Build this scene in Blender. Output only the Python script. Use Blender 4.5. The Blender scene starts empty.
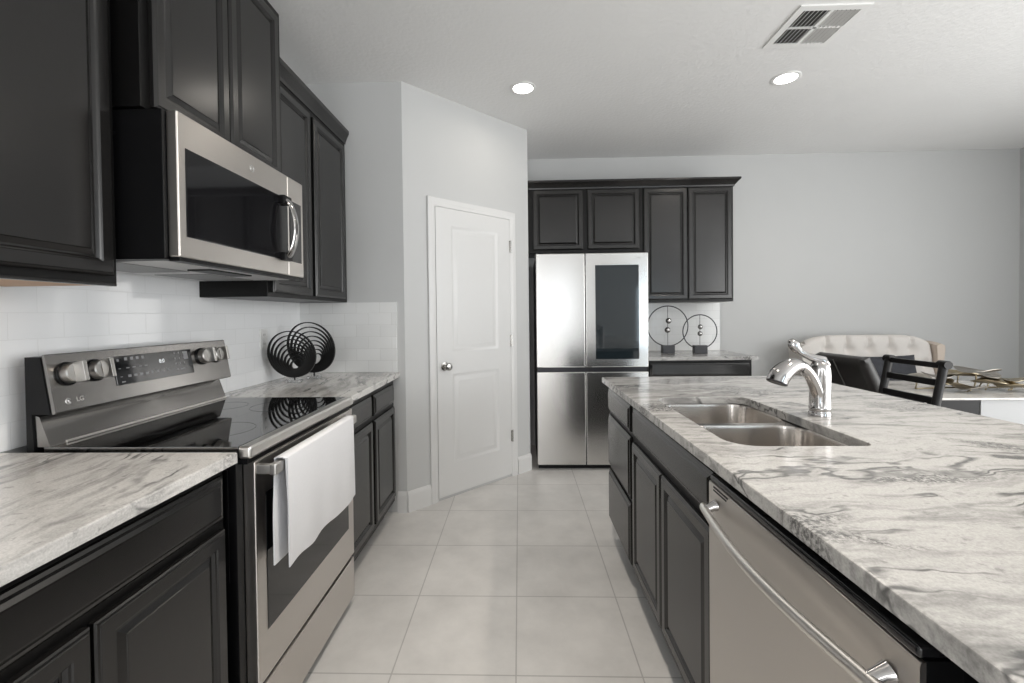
import bpy, bmesh, math, random
from mathutils import Vector, Matrix

random.seed(7)
SC = bpy.context.scene
COL = SC.collection

# ------------------------------------------------------------------ camera
F_PX, CX, CY = 445.93, 505.6, 322.06
PITCH, YAW, ROLL, CAM_H = -0.0153, 0.03032, 0.01131, 1.2734


def _rot(p, yw, r):
    cp, sp, cy, sy, cr, sr = math.cos(p), math.sin(p), math.cos(yw), math.sin(yw), math.cos(r), math.sin(r)
    Ry = Matrix(((cy, -sy, 0), (sy, cy, 0), (0, 0, 1)))
    Rx = Matrix(((1, 0, 0), (0, cp, -sp), (0, sp, cp)))
    Rr = Matrix(((cr, 0, sr), (0, 1, 0), (-sr, 0, cr)))
    return Ry @ Rx @ Rr


_m = _rot(PITCH, YAW, ROLL)
_right, _fwd, _up = _m.col[0], _m.col[1], _m.col[2]
cam_data = bpy.data.cameras.new('camera')
cam_data.sensor_width = 36.0
cam_data.lens = F_PX * 36.0 / 1024.0
cam_data.shift_x = (512 - CX) / 1024.0
cam_data.shift_y = -(341.5 - CY) / 1024.0
cam_data.clip_start = 0.02
cam = bpy.data.objects.new('camera', cam_data)
COL.objects.link(cam)
cam.matrix_world = Matrix(((_right[0], _up[0], -_fwd[0], 0),
                           (_right[1], _up[1], -_fwd[1], 0),
                           (_right[2], _up[2], -_fwd[2], CAM_H),
                           (0, 0, 0, 1)))
SC.camera = cam

# ------------------------------------------------------------------ world, daylight, exposure
SC.view_settings.view_transform = 'Standard'
SC.view_settings.look = 'None'
SC.view_settings.gamma = 1.0
SC.view_settings.use_curve_mapping = False
SC.view_settings.exposure = -0.02
SC.cycles.use_denoising = True
SC.cycles.max_bounces = 10
SC.cycles.diffuse_bounces = 6
SC.cycles.glossy_bounces = 5
SC.cycles.sample_clamp_indirect = 4.0
SC.cycles.caustics_reflective = False
SC.cycles.caustics_refractive = False

world = bpy.data.worlds.new('sky')
SC.world = world
world.use_nodes = True
_bg = world.node_tree.nodes['Background']
_bg.inputs[0].default_value = (0.80, 0.90, 1.0, 1)
_bg.inputs[1].default_value = 1.0


def area(name, loc, target, sx, sy, power, color=(1, 1, 1), shape='RECTANGLE', spread=180):
    l = bpy.data.lights.new(name, 'AREA')
    l.shape = shape
    l.size = sx
    if shape == 'RECTANGLE':
        l.size_y = sy
    l.energy = power
    l.color = color
    l.spread = math.radians(spread)
    o = bpy.data.objects.new(name, l)
    COL.objects.link(o)
    o.location = loc
    o.rotation_euler = (Vector(target) - Vector(loc)).to_track_quat('-Z', 'Y').to_euler()
    return o


CEIL = 2.78
# daylight through the window openings (right wall, wall behind the camera), plus one added fill
area('daylight_right', (4.68, -0.35, 1.30), (0, -0.35, 1.30), 4.8, 2.3, 190, (1.0, 0.985, 0.96))
area('daylight_behind', (1.05, -3.98, 1.25), (1.05, 0, 1.25), 0.85, 2.2, 8, (1.0, 0.985, 0.97))
area('fill_behind_left', (-0.45, -3.98, 1.25), (-0.45, 0, 1.25), 1.2, 2.2, 50, (1.0, 0.985, 0.97))  # added fill lamp, no known window here; brightens the end wall
area('daylight_behind_narrow', (3.35, -3.96, 1.25), (3.35, 0, 1.25), 0.8, 1.4, 14, (0.72, 0.88, 1.0))


# ------------------------------------------------------------------ mesh helper
class MB:
    def __init__(self):
        self.bm = bmesh.new()

    def _bev(self, verts, bev, seg):
        if bev > 0:
            es = list({e for v in verts for e in v.link_edges})
            bmesh.ops.bevel(self.bm, geom=es, offset=bev, segments=seg, profile=0.5, affect='EDGES', clamp_overlap=True)

    def box(self, x0, x1, y0, y1, z0, z1, bev=0, seg=2):
        return self.obox(((x0 + x1) / 2, (y0 + y1) / 2, (z0 + z1) / 2), (1, 0, 0), (0, 1, 0), (0, 0, 1),
                         x1 - x0, y1 - y0, z1 - z0, bev, seg)

    def obox(self, c, U, V, N, a, b, d, bev=0, seg=2):
        U, V, N = Vector(U).normalized(), Vector(V).normalized(), Vector(N).normalized()
        m = Matrix(((U.x * a, V.x * b, N.x * d, c[0]), (U.y * a, V.y * b, N.y * d, c[1]),
                    (U.z * a, V.z * b, N.z * d, c[2]), (0, 0, 0, 1)))
        r = bmesh.ops.create_cube(self.bm, size=1.0, matrix=m)
        self._bev(r['verts'], bev, seg)
        return self

    def loft(self, rings, cap0=True, cap1=True, closed=True):
        rv = [[self.bm.verts.new(p) for p in r] for r in rings]
        n = len(rv[0])
        for a, b in zip(rv[:-1], rv[1:]):
            for i in range(n if closed else n - 1):
                j = (i + 1) % n
                try:
                    self.bm.faces.new((a[i], a[j], b[j], b[i]))
                except ValueError:
                    pass
        if cap0:
            self.bm.faces.new(list(reversed(rv[0])))
        if cap1:
            self.bm.faces.new(rv[-1])
        return self

    def panel(self, o, U, V, N, w, h, prof, back=True):
        """nested rectangles: prof = [(inset, depth)]"""
        o, U, V, N = Vector(o), Vector(U).normalized(), Vector(V).normalized(), Vector(N).normalized()
        rings = []
        for ins, dp in prof:
            rings.append([o + U * a + V * b + N * dp for a, b in
                          ((ins, ins), (w - ins, ins), (w - ins, h - ins), (ins, h - ins))])
        return self.loft(rings, back, True)

    def frame_basis(self, axis):
        A = Vector(axis).normalized()
        t = Vector((0, 0, 1)) if abs(A.z) < 0.9 else Vector((1, 0, 0))
        U = A.cross(t).normalized()
        return A, U, A.cross(U).normalized()

    def lathe(self, o, axis, prof, seg=28, cap=True):
        A, U, W = self.frame_basis(axis)
        o = Vector(o)
        rings = []
        for r, t in prof:
            r = max(r, 0.0002)
            rings.append([o + A * t + (U * math.cos(k * math.tau / seg) + W * math.sin(k * math.tau / seg)) * r
                          for k in range(seg)])
        return self.loft(rings, cap, cap)

    def cyl(self, p0, p1, r0, r1=None, seg=24):
        p0, p1 = Vector(p0), Vector(p1)
        r1 = r0 if r1 is None else r1
        return self.lathe(p0, p1 - p0, [(r0, 0), (r1, (p1 - p0).length)], seg)

    def tube(self, pts, r, seg=12, closed=False, flat=1.0, up=None):
        """r scalar or list; flat = ratio of second radius"""
        P = [Vector(p) for p in pts]
        n = len(P)
        R = r if isinstance(r, (list, tuple)) else [r] * n
        rings = []
        prevU = Vector(up) if up else None
        for i in range(n):
            if closed:
                T = (P[(i + 1) % n] - P[i - 1]).normalized()
            else:
                T = (P[min(i + 1, n - 1)] - P[max(i - 1, 0)]).normalized()
            if prevU is None:
                t = Vector((0, 0, 1)) if abs(T.z) < 0.9 else Vector((1, 0, 0))
                prevU = T.cross(t).cross(T)
            U = (prevU - T * prevU.dot(T)).normalized()
            W = T.cross(U)
            prevU = U
            rings.append([P[i] + (U * math.cos(k * math.tau / seg) + W * math.sin(k * math.tau / seg) * flat) * R[i]
                          for k in range(seg)])
        if closed:
            rings.append(rings[0])
            self.loft(rings, False, False)
            bmesh.ops.remove_doubles(self.bm, verts=self.bm.verts[:], dist=1e-6)
        else:
            self.loft(rings)
        return self

    def plate(self, outer, holes, z0, z1, bev=0.0):
        """horizontal slab with holes; loops are lists of (x, y)"""
        bm = self.bm

        def ring(loop, z):
            return [bm.verts.new((x, y, z)) for x, y in loop]

        def inset(loop, d):
            c = len(loop)
            out = []
            for i in range(c):
                p0, p1, p2 = Vector(loop[i - 1]), Vector(loop[i]), Vector(loop[(i + 1) % c])
                e1, e2 = (p1 - p0).normalized(), (p2 - p1).normalized()
                n1, n2 = Vector((-e1.y, e1.x)), Vector((-e2.y, e2.x))
                m = (n1 + n2)
                m = m / max(m.dot(n1), 0.3)
                out.append(tuple(p1 + m * d))
            return out

        def wall(a, b):
            n = len(a)
            for i in range(n):
                bm.faces.new((a[i], a[(i + 1) % n], b[(i + 1) % n], b[i]))

        def fill(rings_):
            es = []
            for r in rings_:
                for i in range(len(r)):
                    e = bm.edges.get((r[i], r[(i + 1) % len(r)])) or bm.edges.new((r[i], r[(i + 1) % len(r)]))
                    es.append(e)
            bmesh.ops.triangle_fill(bm, edges=es, use_beauty=True, use_dissolve=False)
        tops, bots = [], []
        for k, loop in enumerate([outer] + list(holes)):
            b = ring(loop, z0)
            if bev > 0:
                s = bev
                m1 = ring(loop, z1 - s)
                m2 = ring(inset(loop, s * 0.3), z1 - s * 0.3)
                t = ring(inset(loop, s), z1)
                wall(b, m1); wall(m1, m2); wall(m2, t)
            else:
                t = ring(loop, z1)
                wall(b, t)
            tops.append(t); bots.append(b)
        fill(tops); fill(bots)
        return self


def world_off(o):
    v = Vector((0, 0, 0))
    while o is not None:
        v += o.location
        o = o.parent
    return v


def obj(name, mb, mat, parent=None, label=None, loc=None, angle=38, smooth=True):
    bm = mb.bm
    bmesh.ops.recalc_face_normals(bm, faces=bm.faces[:])
    me = bpy.data.meshes.new(name)
    off = world_off(parent) if parent else Vector(loc or (0, 0, 0))
    bmesh.ops.translate(bm, verts=bm.verts[:], vec=-off)
    bm.to_mesh(me)
    bm.free()
    if smooth:
        me.shade_smooth()
        me.set_sharp_from_angle(angle=math.radians(angle))
    me.materials.append(mat)
    o = bpy.data.objects.new(name, me)
    COL.objects.link(o)
    if smooth:
        wn = o.modifiers.new('weighted_normals', 'WEIGHTED_NORMAL')
        wn.keep_sharp = True
        wn.weight = 80
    if parent:
        o.parent = parent
    elif loc:
        o.location = loc
    if label:
        o['label'] = label
    return o


def tag(o, label, cat, group=None):
    o['label'] = label
    o['category'] = cat
    if group:
        o['group'] = group
    return o


def thing(name, label, cat, loc, group=None):
    o = bpy.data.objects.new(name, None)
    o.empty_display_size = 0.05
    COL.objects.link(o)
    o.location = loc
    return tag(o, label, cat, group)


def struct(name, mb, mat, parent=None):
    o = obj(name, mb, mat, parent)
    if not parent:
        o['kind'] = 'structure'
    return o


def text_part(name, s, size, origin, U, V, mat, parent, depth=0.0008, align='CENTER', label=None):
    U, V = Vector(U).normalized(), Vector(V).normalized()
    N = U.cross(V)
    cu = bpy.data.curves.new(name, 'FONT')
    cu.body = s
    cu.size = size
    cu.extrude = depth
    cu.align_x = align
    cu.align_y = 'CENTER'
    tmp = bpy.data.objects.new(name + '_curve', cu)
    COL.objects.link(tmp)
    bpy.context.view_layer.update()
    me = bpy.data.meshes.new_from_object(tmp.evaluated_get(bpy.context.evaluated_depsgraph_get()))
    bpy.data.objects.remove(tmp)
    bpy.data.curves.remove(cu)
    off = world_off(parent)
    o3 = Vector(origin) - off
    me.transform(Matrix(((U.x, V.x, N.x, o3.x), (U.y, V.y, N.y, o3.y), (U.z, V.z, N.z, o3.z), (0, 0, 0, 1))))
    me.materials.clear()
    me.materials.append(mat)
    o = bpy.data.objects.new(name, me)
    COL.objects.link(o)
    o.parent = parent
    if label:
        o['label'] = label
    return o


# ------------------------------------------------------------------ materials
def new_mat(name):
    m = bpy.data.materials.new(name)
    m.use_nodes = True
    nt = m.node_tree
    return m, nt, nt.nodes['Principled BSDF']


def N(nt, kind, **kw):
    n = nt.nodes.new(kind)
    for k, v in kw.items():
        setattr(n, k, v)
    return n


def simple(name, col, rough=0.5, metal=0.0, spec=0.5, var=0.0, scale=40, bump=0.0, bscale=None, bdist=0.001, emit=None):
    m, nt, b = new_mat(name)
    b.inputs['Base Color'].default_value = (*col, 1)
    b.inputs['Roughness'].default_value = rough
    b.inputs['Metallic'].default_value = metal
    b.inputs['Specular IOR Level'].default_value = spec
    tc = N(nt, 'ShaderNodeTexCoord')
    nz = N(nt, 'ShaderNodeTexNoise')
    nz.inputs['Scale'].default_value = scale
    nz.inputs['Detail'].default_value = 4
    nt.links.new(tc.outputs['Object'], nz.inputs['Vector'])
    if var:
        mix = N(nt, 'ShaderNodeMix', data_type='RGBA')
        mix.inputs['A'].default_value = (*[c * (1 - var) for c in col], 1)
        mix.inputs['B'].default_value = (*[min(1, c * (1 + var)) for c in col], 1)
        nt.links.new(nz.outputs['Fac'], mix.inputs['Factor'])
        nt.links.new(mix.outputs['Result'], b.inputs['Base Color'])
    if bump:
        nb = nz
        if bscale:
            nb = N(nt, 'ShaderNodeTexNoise')
            nb.inputs['Scale'].default_value = bscale
            nb.inputs['Detail'].default_value = 3
            nt.links.new(tc.outputs['Object'], nb.inputs['Vector'])
        bp = N(nt, 'ShaderNodeBump')
        bp.inputs['Strength'].default_value = bump
        bp.inputs['Distance'].default_value = bdist
        nt.links.new(nb.outputs['Fac'], bp.inputs['Height'])
        nt.links.new(bp.outputs['Normal'], b.inputs['Normal'])
    if emit:
        b.inputs['Emission Color'].default_value = (*emit[0], 1)
        b.inputs['Emission Strength'].default_value = emit[1]
    return m


def brushed(name, col, rough, axis_scale, var=0.01, aniso=0.75):
    """brushed metal: fine stretched noise drives roughness and a faint bump"""
    m, nt, b = new_mat(name)
    b.inputs['Metallic'].default_value = 1.0
    b.inputs['Anisotropic'].default_value = aniso
    b.inputs['Anisotropic Rotation'].default_value = 0.25
    tg = N(nt, 'ShaderNodeTangent', direction_type='RADIAL', axis='Z')
    nt.links.new(tg.outputs[0], b.inputs['Tangent'])
    tc = N(nt, 'ShaderNodeTexCoord')
    mp = N(nt, 'ShaderNodeMapping')
    mp.inputs['Scale'].default_value = axis_scale
    nz = N(nt, 'ShaderNodeTexNoise')
    nz.inputs['Scale'].default_value = 1.0
    nz.inputs['Detail'].default_value = 3
    nt.links.new(tc.outputs['Object'], mp.inputs['Vector'])
    nt.links.new(mp.outputs['Vector'], nz.inputs['Vector'])
    mr = N(nt, 'ShaderNodeMapRange')
    mr.inputs['To Min'].default_value = rough * (1 - var)
    mr.inputs['To Max'].default_value = rough * (1 + var)
    nt.links.new(nz.outputs['Fac'], mr.inputs['Value'])
    nt.links.new(mr.outputs['Result'], b.inputs['Roughness'])
    mix = N(nt, 'ShaderNodeMix', data_type='RGBA')
    mix.inputs['A'].default_value = (*[c * 0.996 for c in col], 1)
    mix.inputs['B'].default_value = (*[min(1, c * 1.004) for c in col], 1)
    nt.links.new(nz.outputs['Fac'], mix.inputs['Factor'])
    nt.links.new(mix.outputs['Result'], b.inputs['Base Color'])
    return m


def tile_mat(name, plane, bw, rh, offset, origin, cols, grout, mortar, rough, bump, mottle=0.0, msmooth=0.1):
    m, nt, b = new_mat(name)
    geo = N(nt, 'ShaderNodeNewGeometry')
    sep = N(nt, 'ShaderNodeSeparateXYZ')
    nt.links.new(geo.outputs['Position'], sep.inputs[0])
    cmb = N(nt, 'ShaderNodeCombineXYZ')
    for k, ax in enumerate(plane):
        sub = N(nt, 'ShaderNodeMath', operation='SUBTRACT')
        nt.links.new(sep.outputs['XYZ'.index(ax)], sub.inputs[0])
        sub.inputs[1].default_value = origin[k]
        nt.links.new(sub.outputs[0], cmb.inputs[k])
    br = N(nt, 'ShaderNodeTexBrick')
    br.offset = offset
    br.inputs['Scale'].default_value = 1.0
    br.inputs['Brick Width'].default_value = bw
    br.inputs['Row Height'].default_value = rh
    br.inputs['Mortar Size'].default_value = mortar
    br.inputs['Mortar Smooth'].default_value = msmooth
    br.inputs['Bias'].default_value = 0.0
    br.inputs['Color1'].default_value = (*cols[0], 1)
    br.inputs['Color2'].default_value = (*cols[1], 1)
    br.inputs['Mortar'].default_value = (*grout, 1)
    nt.links.new(cmb.outputs[0], br.inputs['Vector'])
    col_out = br.outputs['Color']
    if mottle:
        nz = N(nt, 'ShaderNodeTexNoise')
        nz.inputs['Scale'].default_value = 5.0
        nz.inputs['Detail'].default_value = 8
        nz.inputs['Roughness'].default_value = 0.62
        nt.links.new(cmb.outputs[0], nz.inputs['Vector'])
        mr = N(nt, 'ShaderNodeMapRange')
        mr.inputs['From Min'].default_value = 0.3
        mr.inputs['From Max'].default_value = 0.7
        mr.inputs['To Min'].default_value = 1 - mottle
        mr.inputs['To Max'].default_value = 1 + mottle
        nt.links.new(nz.outputs['Fac'], mr.inputs['Value'])
        vm = N(nt, 'ShaderNodeVectorMath', operation='SCALE')
        nt.links.new(col_out, vm.inputs[0])
        nt.links.new(mr.outputs['Result'], vm.inputs['Scale'])
        col_out = vm.outputs[0]
    nt.links.new(col_out, b.inputs['Base Color'])
    b.inputs['Roughness'].default_value = rough
    bp = N(nt, 'ShaderNodeBump')
    bp.inputs['Strength'].default_value = bump
    bp.inputs['Distance'].default_value = 0.002
    bp.invert = True
    nt.links.new(br.outputs['Fac'], bp.inputs['Height'])
    nt.links.new(bp.outputs['Normal'], b.inputs['Normal'])
    return m


def granite(name, angle, seed, white=(0.46, 0.452, 0.44), dark=1.0, warp=0.30):
    m, nt, b = new_mat(name)
    L = nt.links.new

    def math_(op, a, c=None, clamp=False):
        n = N(nt, 'ShaderNodeMath', operation=op, use_clamp=clamp)
        for k, v in ((0, a), (1, c)):
            if v is None:
                continue
            if isinstance(v, (int, float)):
                n.inputs[k].default_value = v
            else:
                L(v, n.inputs[k])
        return n.outputs[0]

    def rng(src, a, c, lo=0.0, hi=1.0):
        n = N(nt, 'ShaderNodeMapRange')
        n.inputs['From Min'].default_value = a
        n.inputs['From Max'].default_value = c
        n.inputs['To Min'].default_value = lo
        n.inputs['To Max'].default_value = hi
        L(src, n.inputs['Value'])
        return n.outputs[0]

    def noise(vec, scale, detail, rough, dist=0.0):
        n = N(nt, 'ShaderNodeTexNoise')
        n.inputs['Scale'].default_value = scale
        n.inputs['Detail'].default_value = detail
        n.inputs['Roughness'].default_value = rough
        n.inputs['Distortion'].default_value = dist
        L(vec, n.inputs['Vector'])
        return n

    geo = N(nt, 'ShaderNodeNewGeometry')
    off = N(nt, 'ShaderNodeVectorMath', operation='ADD')
    off.inputs[1].default_value = (seed, seed * 0.7, seed * 0.3)
    L(geo.outputs['Position'], off.inputs[0])
    P0 = off.outputs[0]
    wn = noise(P0, 1.5, 5, 0.55)
    ws = N(nt, 'ShaderNodeVectorMath', operation='SUBTRACT')
    ws.inputs[1].default_value = (0.5, 0.5, 0.5)
    L(wn.outputs['Color'], ws.inputs[0])
    wsc = N(nt, 'ShaderNodeVectorMath', operation='SCALE')
    wsc.inputs['Scale'].default_value = warp
    L(ws.outputs[0], wsc.inputs[0])
    wa = N(nt, 'ShaderNodeVectorMath', operation='ADD')
    L(P0, wa.inputs[0])
    L(wsc.outputs[0], wa.inputs[1])
    rot = N(nt, 'ShaderNodeVectorRotate', rotation_type='Z_AXIS')
    rot.inputs['Angle'].default_value = -angle
    L(wa.outputs[0], rot.inputs['Vector'])

    def streched(sx, sy):
        mp = N(nt, 'ShaderNodeMapping')
        mp.inputs['Scale'].default_value = (sx, sy, sy)
        L(rot.outputs[0], mp.inputs['Vector'])
        return mp.outputs[0]
    SV = streched(1.3, 9.0)
    SF = streched(3.5, 34.0)
    base = noise(SV, 1.0, 7, 0.62, 0.2)
    r = N(nt, 'ShaderNodeValToRGB')
    el = r.color_ramp.elements
    w_ = white
    pts = [(0.30, tuple(c * 0.50 for c in w_)), (0.40, tuple(c * 0.74 for c in w_)), (0.46, w_), (0.56, tuple(c * 1.06 for c in w_)),
           (0.63, tuple(c * 0.80 for c in w_)), (0.68, tuple(c * 0.96 for c in w_))]
    while len(el) < len(pts):
        el.new(0.5)
    for e, (p, c) in zip(el, pts):
        e.position = p
        e.color = (*c, 1)
    L(base.outputs['Fac'], r.inputs['Fac'])
    # fine parallel streaks
    fine = noise(SF, 1.0, 5, 0.6)
    fmask = noise(P0, 2.6, 3, 0.5)
    f1 = math_('MULTIPLY', rng(fine.outputs['Fac'], 0.52, 0.66), rng(fmask.outputs['Fac'], 0.38, 0.60, 0.25, 1.0))
    # long thin dark veins
    v = noise(SV, 0.8, 4, 0.5, 0.3)
    va = math_('ABSOLUTE', math_('SUBTRACT', v.outputs['Fac'], 0.5))
    vm = noise(P0, 3.3, 4, 0.6)
    v1 = math_('MULTIPLY', rng(va, 0.004, 0.022, 1.0, 0.0), rng(vm.outputs['Fac'], 0.42, 0.54))
    # speckled smears
    patch = noise(streched(1.6, 4.5), 1.0, 4, 0.6, 0.4)
    speck = noise(P0, 120, 3, 0.7)
    p1 = math_('MULTIPLY', rng(patch.outputs['Fac'], 0.545, 0.62), rng(speck.outputs['Fac'], 0.38, 0.58))
    fleck = noise(wa.outputs[0], 42, 4, 0.6)
    k1 = math_('MULTIPLY', rng(fleck.outputs['Fac'], 0.60, 0.70), 0.45)
    tot = math_('MAXIMUM', math_('MAXIMUM', math_('MULTIPLY', f1, 0.62), v1), math_('MAXIMUM', p1, k1))
    fac = math_('MULTIPLY', tot, 0.86 * dark, True)
    mix = N(nt, 'ShaderNodeMix', data_type='RGBA')
    L(fac, mix.inputs['Factor'])
    L(r.outputs['Color'], mix.inputs['A'])
    mix.inputs['B'].default_value = (0.085, 0.085, 0.085, 1)
    grain = noise(P0, 260, 2, 0.6)
    gs = N(nt, 'ShaderNodeVectorMath', operation='SCALE')
    L(mix.outputs['Result'], gs.inputs[0])
    L(rng(grain.outputs['Fac'], 0.3, 0.7, 0.86, 1.10), gs.inputs['Scale'])
    L(gs.outputs[0], b.inputs['Base Color'])
    b.inputs['Roughness'].default_value = 0.16
    b.inputs['Specular IOR Level'].default_value = 0.45
    return m


CAB = simple('espresso_cabinet', (0.0078, 0.0073, 0.0071), 0.25, spec=0.62, var=0.12, scale=30)
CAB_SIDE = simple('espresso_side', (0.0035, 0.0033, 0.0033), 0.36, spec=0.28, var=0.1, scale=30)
BLACK = simple('black_plastic', (0.004, 0.004, 0.0045), 0.36, spec=0.22, var=0.1)
GLOSS = simple('black_glass', (0.006, 0.006, 0.007), 0.06, spec=0.6)
COOK = simple('ceramic_glass', (0.004, 0.004, 0.0045), 0.03, spec=1.0)
COOK.node_tree.nodes['Principled BSDF'].inputs['IOR'].default_value = 2.1
TINT = simple('smoked_glass', (0.014, 0.020, 0.024), 0.05, spec=0.7)
SHADE = simple('dark_metal', (0.05, 0.05, 0.055), 0.35, 1.0, var=0.1)
STEEL_V = brushed('brushed_steel_upright', (0.66, 0.65, 0.635), 0.20, (60, 60, 1.5), aniso=0.45)
STEEL_H = brushed('brushed_steel_level', (0.66, 0.625, 0.59), 0.36, (60, 1.5, 60))
STEEL_D = brushed('dark_brushed_steel', (0.30, 0.29, 0.28), 0.27, (60, 1.5, 60))
SINK_M = brushed('sink_steel', (0.58, 0.55, 0.52), 0.24, (3, 120, 120))
CHROME = simple('polished_chrome', (0.44, 0.43, 0.425), 0.11, 1.0)
NICKEL = simple('satin_nickel', (0.55, 0.54, 0.52), 0.25, 1.0)
STEEL_P = simple('bright_steel', (0.74, 0.72, 0.69), 0.33, 1.0)
WALL = simple('grey_wall_paint', (0.535, 0.54, 0.538), 0.75, spec=0.2, var=0.015, scale=3, bump=0.15, bscale=180, bdist=0.0008)
CEIL_M = simple('ceiling_paint', (0.80, 0.80, 0.795), 0.9, spec=0.1, var=0.02, scale=4, bump=0.55, bscale=42, bdist=0.004)
TRIM = simple('white_trim_paint', (0.66, 0.66, 0.655), 0.35, spec=0.4, var=0.01)
WHITE_P = simple('white_plastic', (0.80, 0.80, 0.79), 0.4, var=0.01)
TOWEL = simple('white_cotton', (0.74, 0.74, 0.755), 0.95, spec=0.1, var=0.03, scale=120, bump=0.5, bscale=500, bdist=0.001)
WOOD_IN = simple('maple_underside', (0.50, 0.30, 0.16), 0.5, var=0.15, scale=12)
LINEN = simple('cream_linen', (0.66, 0.63, 0.60), 0.9, spec=0.1, var=0.04, scale=150, bump=0.25, bscale=500)
LINEN_LIT = simple('linen_warm_lit', (0.60, 0.52, 0.45), 0.9, spec=0.1, var=0.04, scale=150, bump=0.25, bscale=500)  # same linen, with the warm cast of the light put into its colour
LEATHER = simple('dark_leather', (0.022, 0.020, 0.019), 0.38, var=0.15, scale=60, bump=0.2, bscale=220)
VELVET = simple('dark_grey_velvet', (0.040, 0.042, 0.050), 0.85, var=0.5, scale=18, bump=0.3, bscale=60)
BLACK_W = simple('black_painted_wood', (0.006, 0.0055, 0.0055), 0.40, spec=0.3, var=0.2)
RINGS_M = simple('black_iron', (0.008, 0.008, 0.008), 0.5, spec=0.3, var=0.2)
GOLD = simple('aged_gold', (0.46, 0.39, 0.27), 0.3, 1.0, var=0.25, scale=25)
PEWTER = simple('pewter_leaf', (0.42, 0.39, 0.35), 0.35, 1.0, var=0.3, scale=20)
STONE_DARK = simple('charcoal_stone', (0.030, 0.030, 0.034), 0.35, var=0.3, scale=60)
LAMP = simple('lamp_diffuser', (1, 1, 1), 0.5, emit=((1.0, 0.96, 0.9), 16.0))
ICON = simple('panel_marks', (0.30, 0.30, 0.31), 0.5)
DIGIT = simple('clock_digits', (0.7, 0.7, 0.7), 0.5, emit=((0.9, 0.95, 1.0), 0.7))
STEEL_K = simple('knob_steel', (0.50, 0.485, 0.465), 0.28, 1.0)
MARK = simple('logo_silver', (0.75, 0.75, 0.75), 0.25, 0.6)
FLOOR_M = tile_mat('porcelain_floor', 'XY', 0.4439, 0.4439, 0.0, (-0.0244 - 0.4439 * 20, 1.5561 - 0.4439 * 20),
                   ((0.63, 0.618, 0.602), (0.66, 0.648, 0.632)), (0.43, 0.42, 0.41), 0.0027, 0.33, 0.25, mottle=0.10)
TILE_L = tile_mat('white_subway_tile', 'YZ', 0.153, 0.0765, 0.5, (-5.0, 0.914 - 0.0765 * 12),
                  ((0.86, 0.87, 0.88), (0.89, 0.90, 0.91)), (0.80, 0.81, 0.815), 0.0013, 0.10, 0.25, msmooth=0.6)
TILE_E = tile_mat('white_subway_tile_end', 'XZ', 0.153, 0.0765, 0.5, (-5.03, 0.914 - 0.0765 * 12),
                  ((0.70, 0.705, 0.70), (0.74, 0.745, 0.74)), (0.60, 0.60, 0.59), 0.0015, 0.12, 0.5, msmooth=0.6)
GRAN_I = granite('granite_island', 0.10, 3.1)
GRAN_L = granite('granite_counter', 1.75, 9.4, white=(0.62, 0.605, 0.585), warp=0.20)
GRAN_B = granite('granite_far', 0.3, 5.5)
TABLE_M = granite('table_stone', 0.1, 14.0, (0.66, 0.64, 0.61), 0.35)


# ------------------------------------------------------------------ room shell
WX = -1.43            # left wall
BY = 4.35             # back wall
RX = 4.713            # right wall
FY = -4.0             # wall behind the camera
EY = 2.86             # short end wall of the left run
A0 = Vector((-0.739, EY, 0)); A1 = Vector((0.0816, 3.662, 0))
AD = (A1 - A0).normalized(); AN = Vector((AD.y, -AD.x, 0))
ZU = Vector((0, 0, 1))

struct('floor', MB().box(WX - 0.1, RX + 0.1, FY - 0.1, BY + 0.1, -0.06, 0), FLOOR_M)
struct('ceiling', MB().box(WX - 0.1, RX + 0.1, FY - 0.1, BY + 0.1, CEIL, CEIL + 0.06), CEIL_M)
struct('wall_left', MB().box(WX - 0.1, WX, FY, EY + 0.1, 0, CEIL), WALL)
struct('wall_end', MB().box(WX, A0.x, EY, EY + 0.09, 0, CEIL), WALL)
w = MB()
q = [A0, A1, A1 - AN * 0.1, A0 - AN * 0.1]
w.loft([[p for p in q], [p + ZU * CEIL for p in q]])
struct('wall_pantry', w, WALL)
struct('wall_return', MB().box(A1.x - 0.1, A1.x, A1.y, BY, 0, CEIL), WALL)
struct('wall_back', MB().box(A1.x - 0.1, RX + 0.1, BY, BY + 0.1, 0, CEIL), WALL)
w = MB()
w.box(RX, RX + 0.1, FY, -2.8, 0, CEIL).box(RX, RX + 0.1, 2.1, BY, 0, CEIL)
w.box(RX, RX + 0.1, -2.8, 2.1, 2.55, CEIL).box(RX, RX + 0.1, -2.8, 2.1, 0, 0.12)
struct('wall_right', w, WALL)
w = MB()
w.box(WX, -1.1, FY - 0.1, FY, 0, CEIL).box(0.2, 0.6, FY - 0.1, FY, 0, CEIL).box(-1.1, 0.2, FY - 0.1, FY, 2.4, CEIL).box(-1.1, 0.2, FY - 0.1, FY, 0, 0.1).box(1.5, 2.93, FY - 0.1, FY, 0, CEIL).box(3.78, RX, FY - 0.1, FY, 0, CEIL)  # leftmost opening is made up for the added fill lamp
w.box(0.6, 1.5, FY - 0.1, FY, 2.4, CEIL).box(0.6, 1.5, FY - 0.1, FY, 0, 0.1)
w.box(2.93, 3.78, FY - 0.1, FY, 2.0, CEIL).box(2.93, 3.78, FY - 0.1, FY, 0, 0.5)
struct('wall_front', w, WALL)
w = MB()
for yy in (-2.8, -1.2, 0.4, 2.05):
    w.box(RX + 0.01, RX + 0.06, yy, yy + 0.05, 0.12, 2.55)
w.box(RX + 0.01, RX + 0.06, -2.8, 2.1, 0.12, 0.17).box(RX + 0.01, RX + 0.06, -2.8, 2.1, 2.5, 2.55)
struct('window_1', w, TRIM)
w = MB()
for xx in (0.6, 1.45):
    w.box(xx, xx + 0.05, FY - 0.07, FY - 0.02, 0.1, 2.4)
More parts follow.
